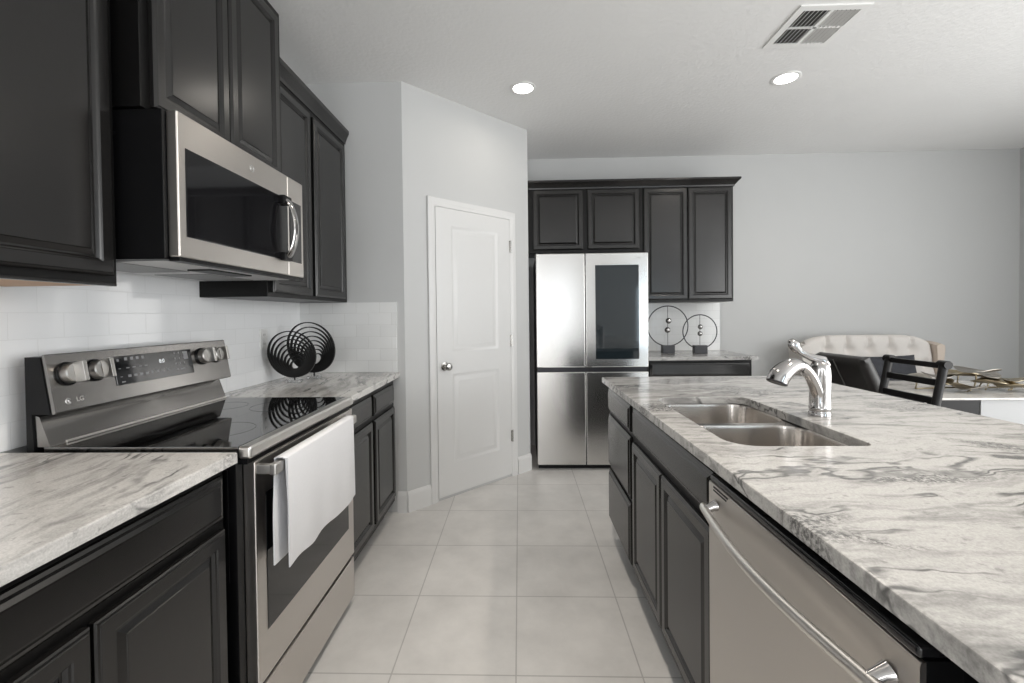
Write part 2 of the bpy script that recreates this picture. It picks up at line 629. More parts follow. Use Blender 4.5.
w.box(0.6, 1.5, FY - 0.07, FY - 0.02, 0.1, 0.15).box(0.6, 1.5, FY - 0.07, FY - 0.02, 2.35, 2.4)
struct('window_2', w, TRIM)
w = MB()
for xx in (-1.1, 0.15):
    w.box(xx, xx + 0.05, FY - 0.07, FY - 0.02, 0.1, 2.4)
w.box(-1.1, 0.2, FY - 0.07, FY - 0.02, 0.1, 0.15).box(-1.1, 0.2, FY - 0.07, FY - 0.02, 2.35, 2.4)
struct('added_fill_window', w, TRIM)  # invented, unseen window frame around the added fill lamp
w = MB()
w.box(2.93, 2.98, FY - 0.07, FY - 0.02, 0.5, 2.0).box(3.73, 3.78, FY - 0.07, FY - 0.02, 0.5, 2.0)
for zz in (0.5, 1.25, 1.95):
    w.box(2.93, 3.78, FY - 0.07, FY - 0.02, zz, zz + 0.05)
struct('window_3', w, TRIM)


def AP(s, z, dn=0.0):
    return A0 + AD * s + ZU * z + AN * dn


def wall_base(mb, p0, p1, nrm, h=0.135):
    p0, p1, nrm = Vector(p0), Vector(p1), Vector(nrm).normalized()
    prof = [(0, 0), (0.015, 0), (0.015, h * 0.80), (0.011, h * 0.88), (0.009, h * 0.95), (0.005, h), (0, h)]
    mb.loft([[p0 + nrm * a + ZU * b for a, b in prof], [p1 + nrm * a + ZU * b for a, b in prof]])


b = MB()
wall_base(b, (-0.80, EY, 0), (A0.x, EY, 0), (0, -1, 0))
struct('baseboard_end', b, TRIM)
b = MB()
wall_base(b, AP(0, 0), AP(0.176, 0), AN)
wall_base(b, AP(0.996, 0), AP(1.148, 0), AN)
struct('baseboard_pantry', b, TRIM)
b = MB()
wall_base(b, (1.95, BY, 0), (RX, BY, 0), (0, -1, 0))
struct('baseboard_back', b, TRIM)
b = MB()
wall_base(b, (RX, 2.1, 0), (RX, BY, 0), (-1, 0, 0))
struct('baseboard_right', b, TRIM)

# pantry door: casing + two-panel slab
S0, S1, DT = 0.236, 0.932, 2.022
c = MB()
cas = [(0, 0), (0, 0.014), (0.008, 0.018), (0.030, 0.018), (0.040, 0.013), (0.052, 0.012), (0.058, 0.009), (0.058, 0)]
rings = []
for (cs, cz, ds, dz) in ((S0, 0, -1, 0), (S0, DT, -1, 1), (S1, DT, 1, 1), (S1, 0, 1, 0)):
    rings.append([AP(cs + ds * (0.058 - a), cz + dz * (0.058 - a), d) for a, d in cas])
c.loft(rings)
struct('trim_1', c, TRIM)
d = MB()
# slab as a grid with two raised panels
def door_face(mb, s0, s1, z0, z1, dn):
    ss = [s0, s0 + 0.125, s1 - 0.125, s1]
    zz = [z0, 0.235, 0.868, 1.018, 1.905, z1]
    for i in range(3):
        for j in range(5):
            a0, a1, b0, b1 = ss[i], ss[i + 1], zz[j], zz[j + 1]
            if i == 1 and j in (1, 3):
                prof = [(0, 0), (0.006, -0.001), (0.017, -0.0080), (0.022, -0.0088), (0.034, -0.0088), (0.052, -0.003), (0.056, -0.002)]
                rg = []
                for ins, dp in prof:
                    rg.append([AP(a0 + ins, b0 + ins, dn + dp), AP(a1 - ins, b0 + ins, dn + dp),
                               AP(a1 - ins, b1 - ins, dn + dp), AP(a0 + ins, b1 - ins, dn + dp)])
                mb.loft(rg, False, True)
            else:
                vs = [mb.bm.verts.new(p) for p in (AP(a0, b0, dn), AP(a1, b0, dn), AP(a1, b1, dn), AP(a0, b1, dn))]
                mb.bm.faces.new(vs)
    edge = [AP(s0, z0, dn), AP(s1, z0, dn), AP(s1, z1, dn), AP(s0, z1, dn)]
    back = [p - AN * (dn - 0.0005) for p in edge]
    mb.loft([back, edge], True, False)
    bmesh.ops.remove_doubles(mb.bm, verts=mb.bm.verts[:], dist=1e-5)


door_face(d, S0 + 0.004, S1 - 0.004, 0.022, DT - 0.004, 0.011)
door = struct('door_1', d, TRIM)
k = MB()
k.lathe(AP(0.300, 0.925, 0.010), AN, [(0.030, 0), (0.030, 0.006), (0.014, 0.010), (0.011, 0.025), (0.016, 0.032),
                                      (0.026, 0.042), (0.028, 0.052), (0.022, 0.062), (0.008, 0.066)], 24)
obj('door_knob', k, NICKEL, door, 'satin nickel round door knob')
for hz in (1.81, 1.075, 0.325):
    h = MB()
    h.obox(AP(S1 - 0.002, hz, 0.013), AD, AN, ZU, 0.022, 0.004, 0.088, 0.001)
    h.cyl(AP(S1, hz - 0.046, 0.019), AP(S1, hz + 0.046, 0.019), 0.006, seg=12)
    obj('hinge', h, NICKEL, door, 'satin nickel hinge')

# tiled backsplashes
bs = MB().box(WX + 0.001, WX + 0.010, 0.30, EY - 0.002, 0.9145, 1.8)
tag(obj('tile_backsplash', bs, TILE_L, loc=(WX + 0.005, 1.5, 1.35)),
    'white glossy subway tile backsplash behind the range on the long left wall', 'backsplash')
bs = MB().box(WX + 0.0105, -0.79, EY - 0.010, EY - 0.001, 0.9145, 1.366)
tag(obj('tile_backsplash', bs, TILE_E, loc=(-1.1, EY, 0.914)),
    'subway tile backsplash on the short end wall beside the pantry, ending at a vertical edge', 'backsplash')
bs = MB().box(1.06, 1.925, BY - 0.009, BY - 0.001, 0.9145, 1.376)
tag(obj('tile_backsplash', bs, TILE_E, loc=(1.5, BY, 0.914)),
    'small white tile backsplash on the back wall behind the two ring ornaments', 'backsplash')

# ------------------------------------------------------------------ cabinets
DOORP = [(0, 0), (0, 0.013), (0.003, 0.0165), (0.007, 0.018), (0.009, 0.020), (0.036, 0.020), (0.038, 0.0165), (0.0415, 0.0150),
         (0.044, 0.0110), (0.046, 0.0085), (0.0505, 0.0085), (0.052, 0.0095), (0.064, 0.0150), (0.0655, 0.0172), (0.068, 0.0175)]
DRAWP = [(0, 0), (0, 0.010), (0.006, 0.0135), (0.012, 0.0145), (0.020, 0.0195), (0.024, 0.020)]


class Run:
    """cabinet fronts on a vertical plane: U along the run, N out of the front"""
    def __init__(s, o, U, Nn):
        s.o, s.U, s.N = Vector(o), Vector(U).normalized(), Vector(Nn).normalized()

    def front(s, name, root, u0, u1, z0, z1, prof, label=None):
        mb = MB()
        mb.panel(s.o + s.U * u0 + ZU * z0 + s.N * 0.0008, s.U, ZU, s.N, u1 - u0, z1 - z0, prof)
        return obj(name, mb, CAB, root, label, angle=12)


def crown(mb, pts, nrms, z0, z1, out=0.05):
    """crown moulding swept along plan points with given mitred outward directions"""
    prof = [(0, 0), (0.2 * out, 0), (0.24 * out, 0.18), (0.32 * out, 0.22), (0.6 * out, 0.48), (0.9 * out, 0.70), (out, 0.78), (out, 1.0), (0, 1.0)]
    rings = []
    for p, n in zip(pts, nrms):
        p, n = Vector(p), Vector(n)
        rings.append([Vector((p.x + n.x * a, p.y + n.y * a, z0 + (z1 - z0) * t)) for a, t in prof])
    mb.loft(rings)


# --- upper, near left
UF = -1.112
root = thing('upper_cabinet', 'black raised-panel wall cabinet at the near left, in front of the microwave', 'cabinet', (WX, 0.8, 1.367))
obj('body', MB().box(WX + 0.0105, UF, 0.42, 1.203, 1.372, 2.60, 0.001), CAB_SIDE, root)
r = Run((UF, 0, 0), (0, 1, 0), (1, 0, 0))
r.front('door', root, 0.438, 0.806, 1.392, 2.52, DOORP)
r.front('door', root, 0.812, 1.180, 1.392, 2.52, DOORP)
obj('bottom_panel', MB().box(WX + 0.02, UF - 0.02, 0.44, 1.184, 1.3675, 1.3715), WOOD_IN, root, 'bare wood underside of the cabinet')
obj('light_rail', MB().box(UF - 0.019, UF, 0.42, 1.203, 1.3655, 1.3718), CAB, root)
# --- above the microwave
root = thing('upper_cabinet', 'black two-door wall cabinet directly above the microwave', 'cabinet', (WX, 1.55, 1.87))
obj('body', MB().box(WX + 0.0105, -1.036, 1.206, 1.942, 1.862, 2.60, 0.001), CAB_SIDE, root)
r = Run((-1.036, 0, 0), (0, 1, 0), (1, 0, 0))
r.front('door', root, 1.236, 1.566, 1.872, 2.56, DOORP)
r.front('door', root, 1.572, 1.902, 1.872, 2.56, DOORP)
# --- far left
root = thing('upper_cabinet', 'black two-door wall cabinet with crown moulding beyond the microwave, against the grey end wall', 'cabinet', (WX, 2.4, 1.368))
obj('body', MB().box(WX + 0.0105, UF, 1.9425, EY - 0.003, 1.368, 2.44, 0.001), CAB_SIDE, root)
r = Run((UF, 0, 0), (0, 1, 0), (1, 0, 0))
r.front('door', root, 1.965, 2.345, 1.388, 2.352, DOORP)
r.front('door', root, 2.385, 2.800, 1.388, 2.352, DOORP)
cm = MB()
crown(cm, [(UF, 1.945, 0), (UF, EY - 0.001, 0)], [(1, 0, 0), (1, 0, 0)], 2.385, 2.468, 0.030)
obj('crown_moulding', cm, CAB, root)

# --- back wall, above fridge and right of it
BF = 4.02
root = thing('upper_cabinet', 'short black two-door cabinet above the refrigerator', 'cabinet', (0.59, BY, 1.83))
obj('body', MB().box(0.086, 1.0965, BF, BY - 0.002, 1.828, 2.43, 0.001), CAB_SIDE, root)
r = Run((0, BF, 0), (1, 0, 0), (0, -1, 0))
r.front('door', root, 0.130, 0.578, 1.852, 2.385, DOORP)
r.front('door', root, 0.618, 1.075, 1.852, 2.385, DOORP)
cm = MB()
crown(cm, [(0.086, BF, 0), (1.0965, BF, 0)], [(0, -1, 0), (0, -1, 0)], 2.392, 2.462)
obj('crown_moulding', cm, CAB, root)
root = thing('upper_cabinet', 'tall black two-door wall cabinet right of the refrigerator, over the ring ornaments', 'cabinet', (1.5, BY, 1.372))
obj('body', MB().box(1.0975, 1.903, BF, BY - 0.0095, 1.374, 2.43, 0.001), CAB_SIDE, root)
r.front('door', root, 1.114, 1.497, 1.396, 2.385, DOORP)
r.front('door', root, 1.505, 1.886, 1.396, 2.385, DOORP)
cm = MB()
crown(cm, [(1.0975, BF, 0), (1.903, BF, 0), (1.903, BY - 0.0015, 0)], [(0, -1, 0), (1, -1, 0), (1, 0, 0)], 2.392, 2.462)
obj('crown_moulding', cm, CAB, root)

# --- base, near left
BFX = -0.800
root = thing('base_cabinet', 'black base cabinet in the near left corner, one wide drawer over two doors', 'cabinet', (-1.1, 0.8, 0))
obj('body', MB().box(WX + 0.002, BFX, 0.405, 1.165, 0.105, 0.880, 0.001), CAB_SIDE, root)
obj('toe_kick', MB().box(WX + 0.002, BFX - 0.07, 0.41, 1.163, 0.0, 0.105), CAB_SIDE, root)
r = Run((BFX, 0, 0), (0, 1, 0), (1, 0, 0))
r.front('drawer', root, 0.430, 1.150, 0.742, 0.858, DRAWP)
r.front('door', root, 0.430, 0.778, 0.135, 0.716, DOORP)
r.front('door', root, 0.786, 1.150, 0.135, 0.716, DOORP)
# --- base, far left
root = thing('base_cabinet', 'black base cabinet between the range and the pantry wall, two drawers over two doors', 'cabinet', (-1.1, 2.4, 0))
obj('body', MB().box(WX + 0.002, BFX, 1.952, 2.79, 0.105, 0.880, 0.001), CAB_SIDE, root)
obj('toe_kick', MB().box(WX + 0.002, BFX - 0.07, 1.955, 2.79, 0.0, 0.105), CAB_SIDE, root)
for u0, u1 in ((1.966, 2.335), (2.372, 2.752)):
    r.front('drawer', root, u0, u1, 0.738, 0.850, DRAWP)
    r.front('door', root, u0, u1, 0.150, 0.712, DOORP)
# --- base, back wall
root = thing('base_cabinet', 'black base cabinet on the back wall right of the refrigerator, mostly behind the island', 'cabinet', (1.5, BY, 0))
obj('body', MB().box(1.065, 1.925, 3.755, BY - 0.002, 0.105, 0.880, 0.001), CAB_SIDE, root)
obj('toe_kick', MB().box(1.07, 1.90, 3.825, BY - 0.002, 0.0, 0.105), CAB_SIDE, root)
r = Run((0, 3.755, 0), (1, 0, 0), (0, -1, 0))
r.front('drawer', root, 1.085, 1.905, 0.745, 0.862, DRAWP)
r.front('door', root, 1.085, 1.492, 0.135, 0.715, DOORP)
r.front('door', root, 1.500, 1.905, 0.135, 0.715, DOORP)
# --- island
IF = 0.511
root = thing('base_cabinet', 'black three-drawer cabinet at the far end of the island', 'cabinet', (0.8, 2.25, 0))
obj('body', MB().box(IF, 1.20, 2.005, 2.532, 0.105, 0.880, 0.001), CAB_SIDE, root)
obj('toe_kick', MB().box(IF + 0.07, 1.19, 2.006, 2.525, 0.0, 0.105), CAB_SIDE, root)
r = Run((IF, 2.6, 0), (0, -1, 0), (-1, 0, 0))       # u = 2.6 - y
for z0, z1 in ((0.738, 0.858), (0.432, 0.714), (0.128, 0.408)):
    r.front('drawer', root, 2.6 - 2.512, 2.6 - 2.030, z0, z1, DRAWP)
root = thing('base_cabinet', 'black two-door sink cabinet in the island, between the drawers and the dishwasher', 'cabinet', (0.8, 1.58, 0))
bd = MB()
bd.box(IF, IF + 0.02, 1.155, 2.002, 0.105, 0.880).box(IF + 0.02, 1.20, 1.155, 1.172, 0.105, 0.880)
bd.box(IF + 0.02, 1.20, 1.985, 2.002, 0.105, 0.880).box(IF + 0.02, 1.20, 1.172, 1.985, 0.105, 0.12).box(1.185, 1.20, 1.172, 1.985, 0.12, 0.88)
obj('body', bd, CAB_SIDE, root)
obj('toe_kick', MB().box(IF + 0.07, 1.19, 1.16, 2.000, 0.0, 0.105), CAB_SIDE, root)
r.front('false_drawer_front', root, 2.6 - 1.978, 2.6 - 1.168, 0.738, 0.858, DRAWP)
r.front('door', root, 2.6 - 1.978, 2.6 - 1.583, 0.150, 0.706, DOORP)
r.front('door', root, 2.6 - 1.575, 2.6 - 1.168, 0.150, 0.706, DOORP)
root = thing('island_panel', 'plain black island end cabinet past the near edge of the dishwasher', 'cabinet', (0.8, 0.15, 0))
obj('body', MB().box(0.545, 1.20, -0.28, 0.535, 0.105, 0.880, 0.001), CAB_SIDE, root)
obj('toe_kick', MB().box(IF + 0.07, 1.19, -0.27, 0.53, 0.0, 0.105), CAB_SIDE, root)
fp = MB()
fp.panel((0.5442, 0.52, 0.13), (0, -1, 0), ZU, (-1, 0, 0), 0.78, 0.73, [(0, 0), (0, 0.006), (0.004, 0.008), (0.05, 0.008), (0.054, 0.004)])
obj('panel', fp, CAB_SIDE, root)

# ------------------------------------------------------------------ countertops
def rrect(x0, x1, y0, y1, r, n=6, rr=None):
    pts = []
    q = r if rr is None else rr          # right-hand corners may be tighter
    for cx, cy, a, r in ((x1 - q, y0 + q, -90, q), (x1 - q, y1 - q, 0, q), (x0 + r, y1 - r, 90, r), (x0 + r, y0 + r, 180, r)):
        for k in range(n + 1):
            t = math.radians(a + 90 * k / n)
            pts.append((cx + r * math.cos(t), cy + r * math.sin(t)))
    return pts


def slab(outer, holes=()):
    return MB().plate(outer, holes, 0.8845, 0.914, 0.005)


CF = -0.762
o = obj('countertop', slab([(WX + 0.001, 0.385), (CF, 0.385), (CF, 1.172), (WX + 0.001, 1.172)]), GRAN_L, loc=(-1.1, 0.8, 0.914), angle=30)
tag(o, 'grey and white streaked granite countertop at the near left, in front of the range', 'countertop')
o = obj('countertop', slab([(WX + 0.001, 1.950), (CF - 0.002, 1.950), (CF - 0.012, EY - 0.001), (WX + 0.001, EY - 0.001)]), GRAN_L, loc=(-1.1, 2.4, 0.914), angle=30)
tag(o, 'granite countertop beyond the range, under the black ring sculptures', 'countertop')
o = obj('countertop', slab([(1.058, 3.715), (1.962, 3.715), (1.962, BY - 0.001), (1.058, BY - 0.001)]), GRAN_B, loc=(1.5, 4.0, 0.914), angle=30)
tag(o, 'granite countertop on the back wall right of the refrigerator', 'countertop')
SX0, SX1, SY0, SY1 = 0.577, 0.953, 1.217, 1.930
hole = list(reversed(rrect(SX0, SX1, SY0, SY1, 0.075, rr=0.035)))
o = obj('countertop', slab([(0.478, -0.30), (1.575, -0.30), (1.575, 2.565), (0.470, 2.565)], [hole]), GRAN_I, loc=(1.0, 1.2, 0.914), angle=30)
tag(o, 'large island countertop of white granite with grey swirls and a sink cutout', 'countertop')

# ------------------------------------------------------------------ sink
sink = thing('kitchen_sink', 'undermounted stainless double-bowl sink set in the island countertop', 'sink', (0.76, 1.57, 0.88))
bowls = ((1.602, 1.936, 0.17), (1.211, 1.568, 0.20))
holes = []
for y0, y1, dpt in bowls:
    holes.append(list(reversed(rrect(SX0 - 0.006, SX1 + 0.006, y0, y1, 0.075 if True else 0))))
rim = MB().plate([(SX0 - 0.03, 1.19), (SX1 + 0.03, 1.19), (SX1 + 0.03, 1.96), (SX0 - 0.03, 1.96)], holes, 0.8775, 0.8808)
obj('rim', rim, SINK_M, sink)
for y0, y1, dpt in bowls:
    m_ = MB()
    rg = []
    for ins, z, rr in ((0, 0.8808, 0.075), (0.003, 0.870, 0.074), (0.008, 0.80, 0.072), (0.013, 0.88 - dpt + 0.04, 0.07),
                       (0.022, 0.88 - dpt + 0.015, 0.065), (0.045, 0.88 - dpt + 0.002, 0.05), (0.09, 0.88 - dpt, 0.04)):
        rg.append([Vector((x, y, z)) for x, y in rrect(SX0 - 0.006 + ins, SX1 + 0.006 - ins, y0 + ins, y1 - ins, rr)])
    m_.loft(rg, False, True)
    bowl = obj('bowl', m_, SINK_M, sink, angle=60)
    dr = MB()
    cx_, cy_ = (SX0 + SX1) / 2, (y0 + y1) / 2
    dr.lathe((cx_, cy_, 0.88 - dpt + 0.0005), (0, 0, 1), [(0.045, 0), (0.045, 0.002), (0.038, 0.003), (0.034, 0.0005), (0.010, 0.0005)], 24)
    obj('drain', dr, CHROME, bowl)

# ------------------------------------------------------------------ faucet
FX, FYY = 1.040, 1.575
fc = thing('faucet', 'chrome single-lever pull-out faucet on the island behind the sink', 'faucet', (FX, FYY, 0.914))


def fluted(mb, prof, n=16, amp=0.05, seg=48, o=(FX, FYY, 0.914)):
    rings = []
    for r_, z, fl in prof:
        rings.append([Vector((o[0] + r_ * (1 + fl * amp * math.cos(n * t)) * math.cos(t), o[1] + r_ * (1 + fl * amp * math.cos(n * t)) * math.sin(t), o[2] + z))
                      for t in (k * math.tau / seg for k in range(seg))])
    mb.loft(rings)


m_ = MB()
fluted(m_, [(0.0344, 0.0005, 0), (0.0344, 0.010, 0), (0.0321, 0.013, 0), (0.0316, 0.020, 0), (0.0335, 0.023, 0), (0.0335, 0.029, 0),
            (0.0312, 0.032, 0.5), (0.0302, 0.050, 1.0), (0.0293, 0.080, 1.0), (0.0302, 0.110, 1.0), (0.0312, 0.140, 0.8), (0.0307, 0.160, 0.5),
            (0.0288, 0.172, 0.2), (0.0223, 0.184, 0), (0.0093, 0.188, 0)], n=8, amp=0.085, seg=64)
obj('body', m_, CHROME, fc, angle=50)
m_ = MB()
pts, rad = [], []
for k in range(29):
    t = k / 28
    # leaves the body front low, arches over and drops to the wide spray head
    p0, p1, p2, p3 = (Vector((FX - 0.006, FYY - 0.004, 0.985)), Vector((FX - 0.050, FYY - 0.012, 1.112)),
                      Vector((FX - 0.108, FYY - 0.028, 1.106)), Vector((FX - 0.160, FYY - 0.040, 1.058)))
    pts.append(p0 * (1 - t) ** 3 + p1 * 3 * t * (1 - t) ** 2 + p2 * 3 * t * t * (1 - t) + p3 * t ** 3)
    rad.append(0.0235 - 0.0035 * math.sin(min(1, t * 1.6) * math.pi) + (0.0105 * max(0, (t - 0.5) / 0.5) ** 1.1))
for k, (dx, dz, r_) in enumerate(((0.006, 0.010, 0.0325), (0.010, 0.020, 0.033))):
    pts.append(Vector((FX - 0.160 - dx, FYY - 0.040 - dx * 0.25, 1.058 - dz)))
    rad.append(r_)
m_.tube(pts, rad, seg=28)
obj('spout', m_, CHROME, fc, angle=50)
m_ = MB()
tdir = (pts[-1] - pts[-2]).normalized()
m_.lathe(pts[-1] + tdir * 0.0003, tdir, [(0.0325, 0), (0.0330, 0.003), (0.030, 0.005), (0.026, 0.0035)], 28)
obj('spray_face', m_, SHADE, fc, 'dark spray face of the spout')
m_ = MB()
td = (pts[15] - pts[14]).normalized()
m_.tube([pts[14] - td * 0.0006, pts[14] + td * 0.0012], rad[14] + 0.0006, seg=28)
obj('joint_ring', m_, SHADE, fc)
# lever: cap over the body sweeping up and back over the spout to a flared end
m_ = MB()
q = [(FX + 0.024, FYY + 0.004, 1.082), (FX + 0.012, FYY + 0.006, 1.103), (FX - 0.012, FYY + 0.010, 1.110), (FX - 0.034, FYY + 0.014, 1.119),
     (FX - 0.054, FYY + 0.018, 1.131), (FX - 0.068, FYY + 0.021, 1.144), (FX - 0.075, FYY + 0.023, 1.158), (FX - 0.076, FYY + 0.024, 1.170), (FX - 0.072, FYY + 0.024, 1.176)]
m_.tube(q, [0.016, 0.0185, 0.0145, 0.0110, 0.0115, 0.0160, 0.0195, 0.0175, 0.0080], seg=18, flat=0.70, up=(0, 0, 1))
obj('lever', m_, CHROME, fc, angle=60)

# ------------------------------------------------------------------ range
RY0, RY1 = 1.184, 1.938
rg = thing('range', 'stainless steel electric range with a black glass cooktop between the left cabinets', 'range', (-1.08, 1.56, 0))
m_ = MB()
m_.box(WX + 0.012, -0.775, RY0, RY1, 0.06, 0.895, 0.002)
obj('body', m_, BLACK, rg, 'black side and body panels')
for yy in (RY0 + 0.05, RY1 - 0.05):
    for xx in (-1.33, -0.84):
        m_ = MB()
        m_.cyl((xx, yy, 0.0), (xx, yy, 0.06), 0.018, seg=12)
        obj('foot', m_, BLACK, rg)
m_ = MB()
m_.box(-1.318, -0.770, RY0 + 0.004, RY1 - 0.004, 0.895, 0.9225, 0.002)
obj('cooktop', m_, COOK, rg, 'black ceramic glass cooktop')
m_ = MB()
m_.box(-0.7698, -0.733, RY0, RY1, 0.889, 0.9245, 0.008, 3)
obj('front_trim', m_, STEEL_P, rg, 'polished steel lip along the cooktop front')
for cx_, cy_, rr in ((-0.95, 1.37, 0.105), (-0.95, 1.75, 0.115), (-1.18, 1.37, 0.075), (-1.18, 1.75, 0.08)):
    m_ = MB()
    pr = [(rr, 0), (rr, 0.0002), (rr - 0.0022, 0.0002), (rr - 0.0022, 0)]
    seg = 48
    rgs = [[Vector((cx_ + a * math.cos(k * math.tau / seg), cy_ + a * math.sin(k * math.tau / seg), 0.9226 + zz)) for k in range(seg)] for a, zz in pr]
    m_.loft(rgs, False, False)
    obj('burner_mark', m_, simple('burner_print', (0.035, 0.035, 0.037), 0.12), rg, 'thin grey burner circle printed on the glass')
# back guard: lower sloping riser and the overhanging control panel
def prism_y(mb, prof, y0, y1, bev=0.0):
    mb.loft([[Vector((x, y0, z)) for x, z in prof], [Vector((x, y1, z)) for x, z in prof]])


m_ = MB()
prism_y(m_, [(-1.340, 0.9228), (-1.300, 0.9228), (-1.303, 0.930), (-1.330, 1.006), (-1.345, 1.010)], RY0 + 0.006, RY1 - 0.006)
obj('riser', m_, STEEL_D, rg, 'brushed steel riser below the control panel')
m_ = MB()
m_.box(-1.312, -1.298, RY0 + 0.05, RY1 - 0.006, 0.9228, 0.930, 0.002)
obj('riser_lip', m_, STEEL_P, rg)
m_ = MB()
prism_y(m_, [(-1.362, 0.9005), (-1.341, 0.9005), (-1.346, 1.0128), (-1.2935, 1.0128), (-1.319, 1.172), (-1.362, 1.172)], RY0 + 0.001, RY1 - 0.001)
obj('back_housing', m_, BLACK, rg, 'black side of the back guard')
PB, PT = Vector((-1.281, 0, 1.018)), Vector((-1.309, 0, 1.176))
m_ = MB()
prism_y(m_, [(-1.2925, 1.0135), (-1.284, 1.0135), (PB.x, PB.z), (PT.x, PT.z), (-1.313, 1.1785), (-1.318, 1.176)], RY0 + 0.004, RY1)
cpnl = obj('control_panel', m_, STEEL_D, rg, 'sloping brushed steel control panel')
PV = (PT - PB).normalized(); PN = Vector((PV.z, 0, -PV.x)).normalized(); PU = Vector((0, 1, 0))


def CPt(u, v, dn=0.0):       # u across (0..1 along y), v metres up the slope
    return Vector((PB.x, RY0 + u * (RY1 - RY0), PB.z)) + PV * v + PN * dn


m_ = MB()
m_.panel(CPt(0.268, 0.044, 0.0004), PU, PV, PN, 0.338, 0.094, [(0, 0), (0, 0.0018), (0.0012, 0.0028)])
disp = obj('display', m_, GLOSS, cpnl, 'black glass touch display')
W_ = RY1 - RY0
for (s_, sz, u, v, mt) in (('8:0', 0.020, 0.520, 0.105, DIGIT),):
    text_part('clock', s_, sz, CPt(u, v, 0.0030), PU, PV, mt, disp, 0.0003)
def dash(u, v, wd, ht):
    u = 0.268 + (u - 0.338) * 1.06
    mk = MB()
    mk.obox(CPt(u, v, 0.0030), PU, PV, PN, wd, ht, 0.0006)
    obj('key_symbol', mk, ICON, disp)


for k in range(4):
    dash(0.395 + k * 0.028, 0.127, 0.011, 0.010)
    dash(0.398 + k * 0.030, 0.097, 0.013, 0.003)
    dash(0.400 + k * 0.029, 0.070, 0.012, 0.008)
    dash(0.515 + k * 0.029, 0.072, 0.010, 0.008)
dash(0.358, 0.125, 0.008, 0.008); dash(0.360, 0.097, 0.008, 0.002); dash(0.362, 0.070, 0.008, 0.002); dash(0.368, 0.053, 0.014, 0.004)
for a in range(3):
    for b_ in range(3):
        dash(0.655 + a * 0.026, 0.128 - b_ * 0.020, 0.004, 0.006)
dash(0.660, 0.067, 0.010, 0.004); dash(0.692, 0.067, 0.022, 0.004)
dash(0.722, 0.116, 0.022, 0.030)
for u in (0.072, 0.185, 0.790, 0.895):
    m_ = MB()
    m_.lathe(CPt(u, 0.103, 0.0002), PN, [(0.034, 0), (0.034, 0.004), (0.0315, 0.006)], 32)
    kb = obj('knob_bezel', m_, BLACK, cpnl, 'black ring behind the knob')
    m_ = MB()
    m_.lathe(CPt(u, 0.103, 0.006), PN, [(0.0285, 0), (0.0285, 0.022), (0.026, 0.0245), (0.010, 0.0235), (0.001, 0.0235)], 36)
    kn = obj('knob', m_, STEEL_K, kb, 'brushed steel knob')
    m_ = MB()
    m_.obox(CPt(u, 0.103, 0.006 + 0.0388), PU, PV, PN, 0.013, 0.058, 0.030, 0.002)
    # grip bar across the knob face
    obj('grip', m_, STEEL_K, kb)
# maker's mark: ring with a face-like glyph and two letters
m_ = MB()
ctr = CPt(0.058, 0.025, 0.0008)
m_.tube([ctr + PU * 0.0075 * math.cos(math.radians(a)) + PV * 0.0075 * math.sin(math.radians(a)) for a in range(30, 331, 15)], 0.0012, seg=6)
m_.tube([ctr + PU * 0.001 + PV * 0.003, ctr + PU * 0.001 - PV * 0.003, ctr + PU * 0.006 - PV * 0.003], 0.0009, seg=6)
m_.tube([ctr - PU * 0.0035 + PV * 0.0025, ctr - PU * 0.0035 + PV * 0.001], 0.0011, seg=6)
obj('maker_mark', m_, MARK, cpnl, 'round silver logo')
text_part('maker_name', 'LG', 0.019, CPt(0.104, 0.026, 0.0006), PU, PV, STEEL_P, cpnl, 0.0003)
# oven door
m_ = MB()
m_.box(-0.7745, -0.7395, RY0 + 0.029, RY1 - 0.002, 0.232, 0.872, 0.004)
od = obj('oven_door', m_, STEEL_H, rg, 'brushed steel oven door')
m_ = MB()
m_.panel((-0.7393, 1.262, 0.368), (0, 1, 0), ZU, (1, 0, 0), 0.612, 0.400, [(0, 0), (0, 0.0012), (0.002, 0.002)])
obj('window', m_, GLOSS, od, 'dark oven window')
m_ = MB()
m_.box(-0.701, -0.681, RY0 + 0.032, RY1 - 0.105, 0.833, 0.867, 0.005, 3)
for yy in (RY0 + 0.0425, RY1 - 0.118):
    m_.box(-0.7398, -0.694, yy - 0.010, yy + 0.010, 0.836, 0.864, 0.004)
obj('handle', m_, STEEL_P, od, 'flat steel bar handle')
m_ = MB()
m_.box(-0.7745, -0.741, RY0 + 0.029, RY1 - 0.002, 0.045, 0.216, 0.004)
obj('drawer', m_, STEEL_H, rg, 'brushed steel storage drawer below the oven')
m_ = MB()
m_.box(-0.7745, -0.750, RY0 + 0.030, RY1 - 0.010, 0.2165, 0.2315)
obj('lower_gap_shade', m_, BLACK, rg)  # dark strip standing in for shade in the gap under the oven door
m_ = MB()
m_.box(-0.7745, -0.748, RY0 + 0.01, RY1 - 0.01, 0.8725, 0.8885)
obj('upper_gap_shade', m_, BLACK, rg)  # dark strip standing in for shade in the gap above the door
for xx in (-0.80, -0.815, -0.83):
    m_ = MB()
    m_.box(xx - 0.003, xx + 0.003, RY0 - 0.003, RY0 + 0.0005, 0.55, 0.86, 0.001)
    obj('side_rib', m_, BLACK, rg)

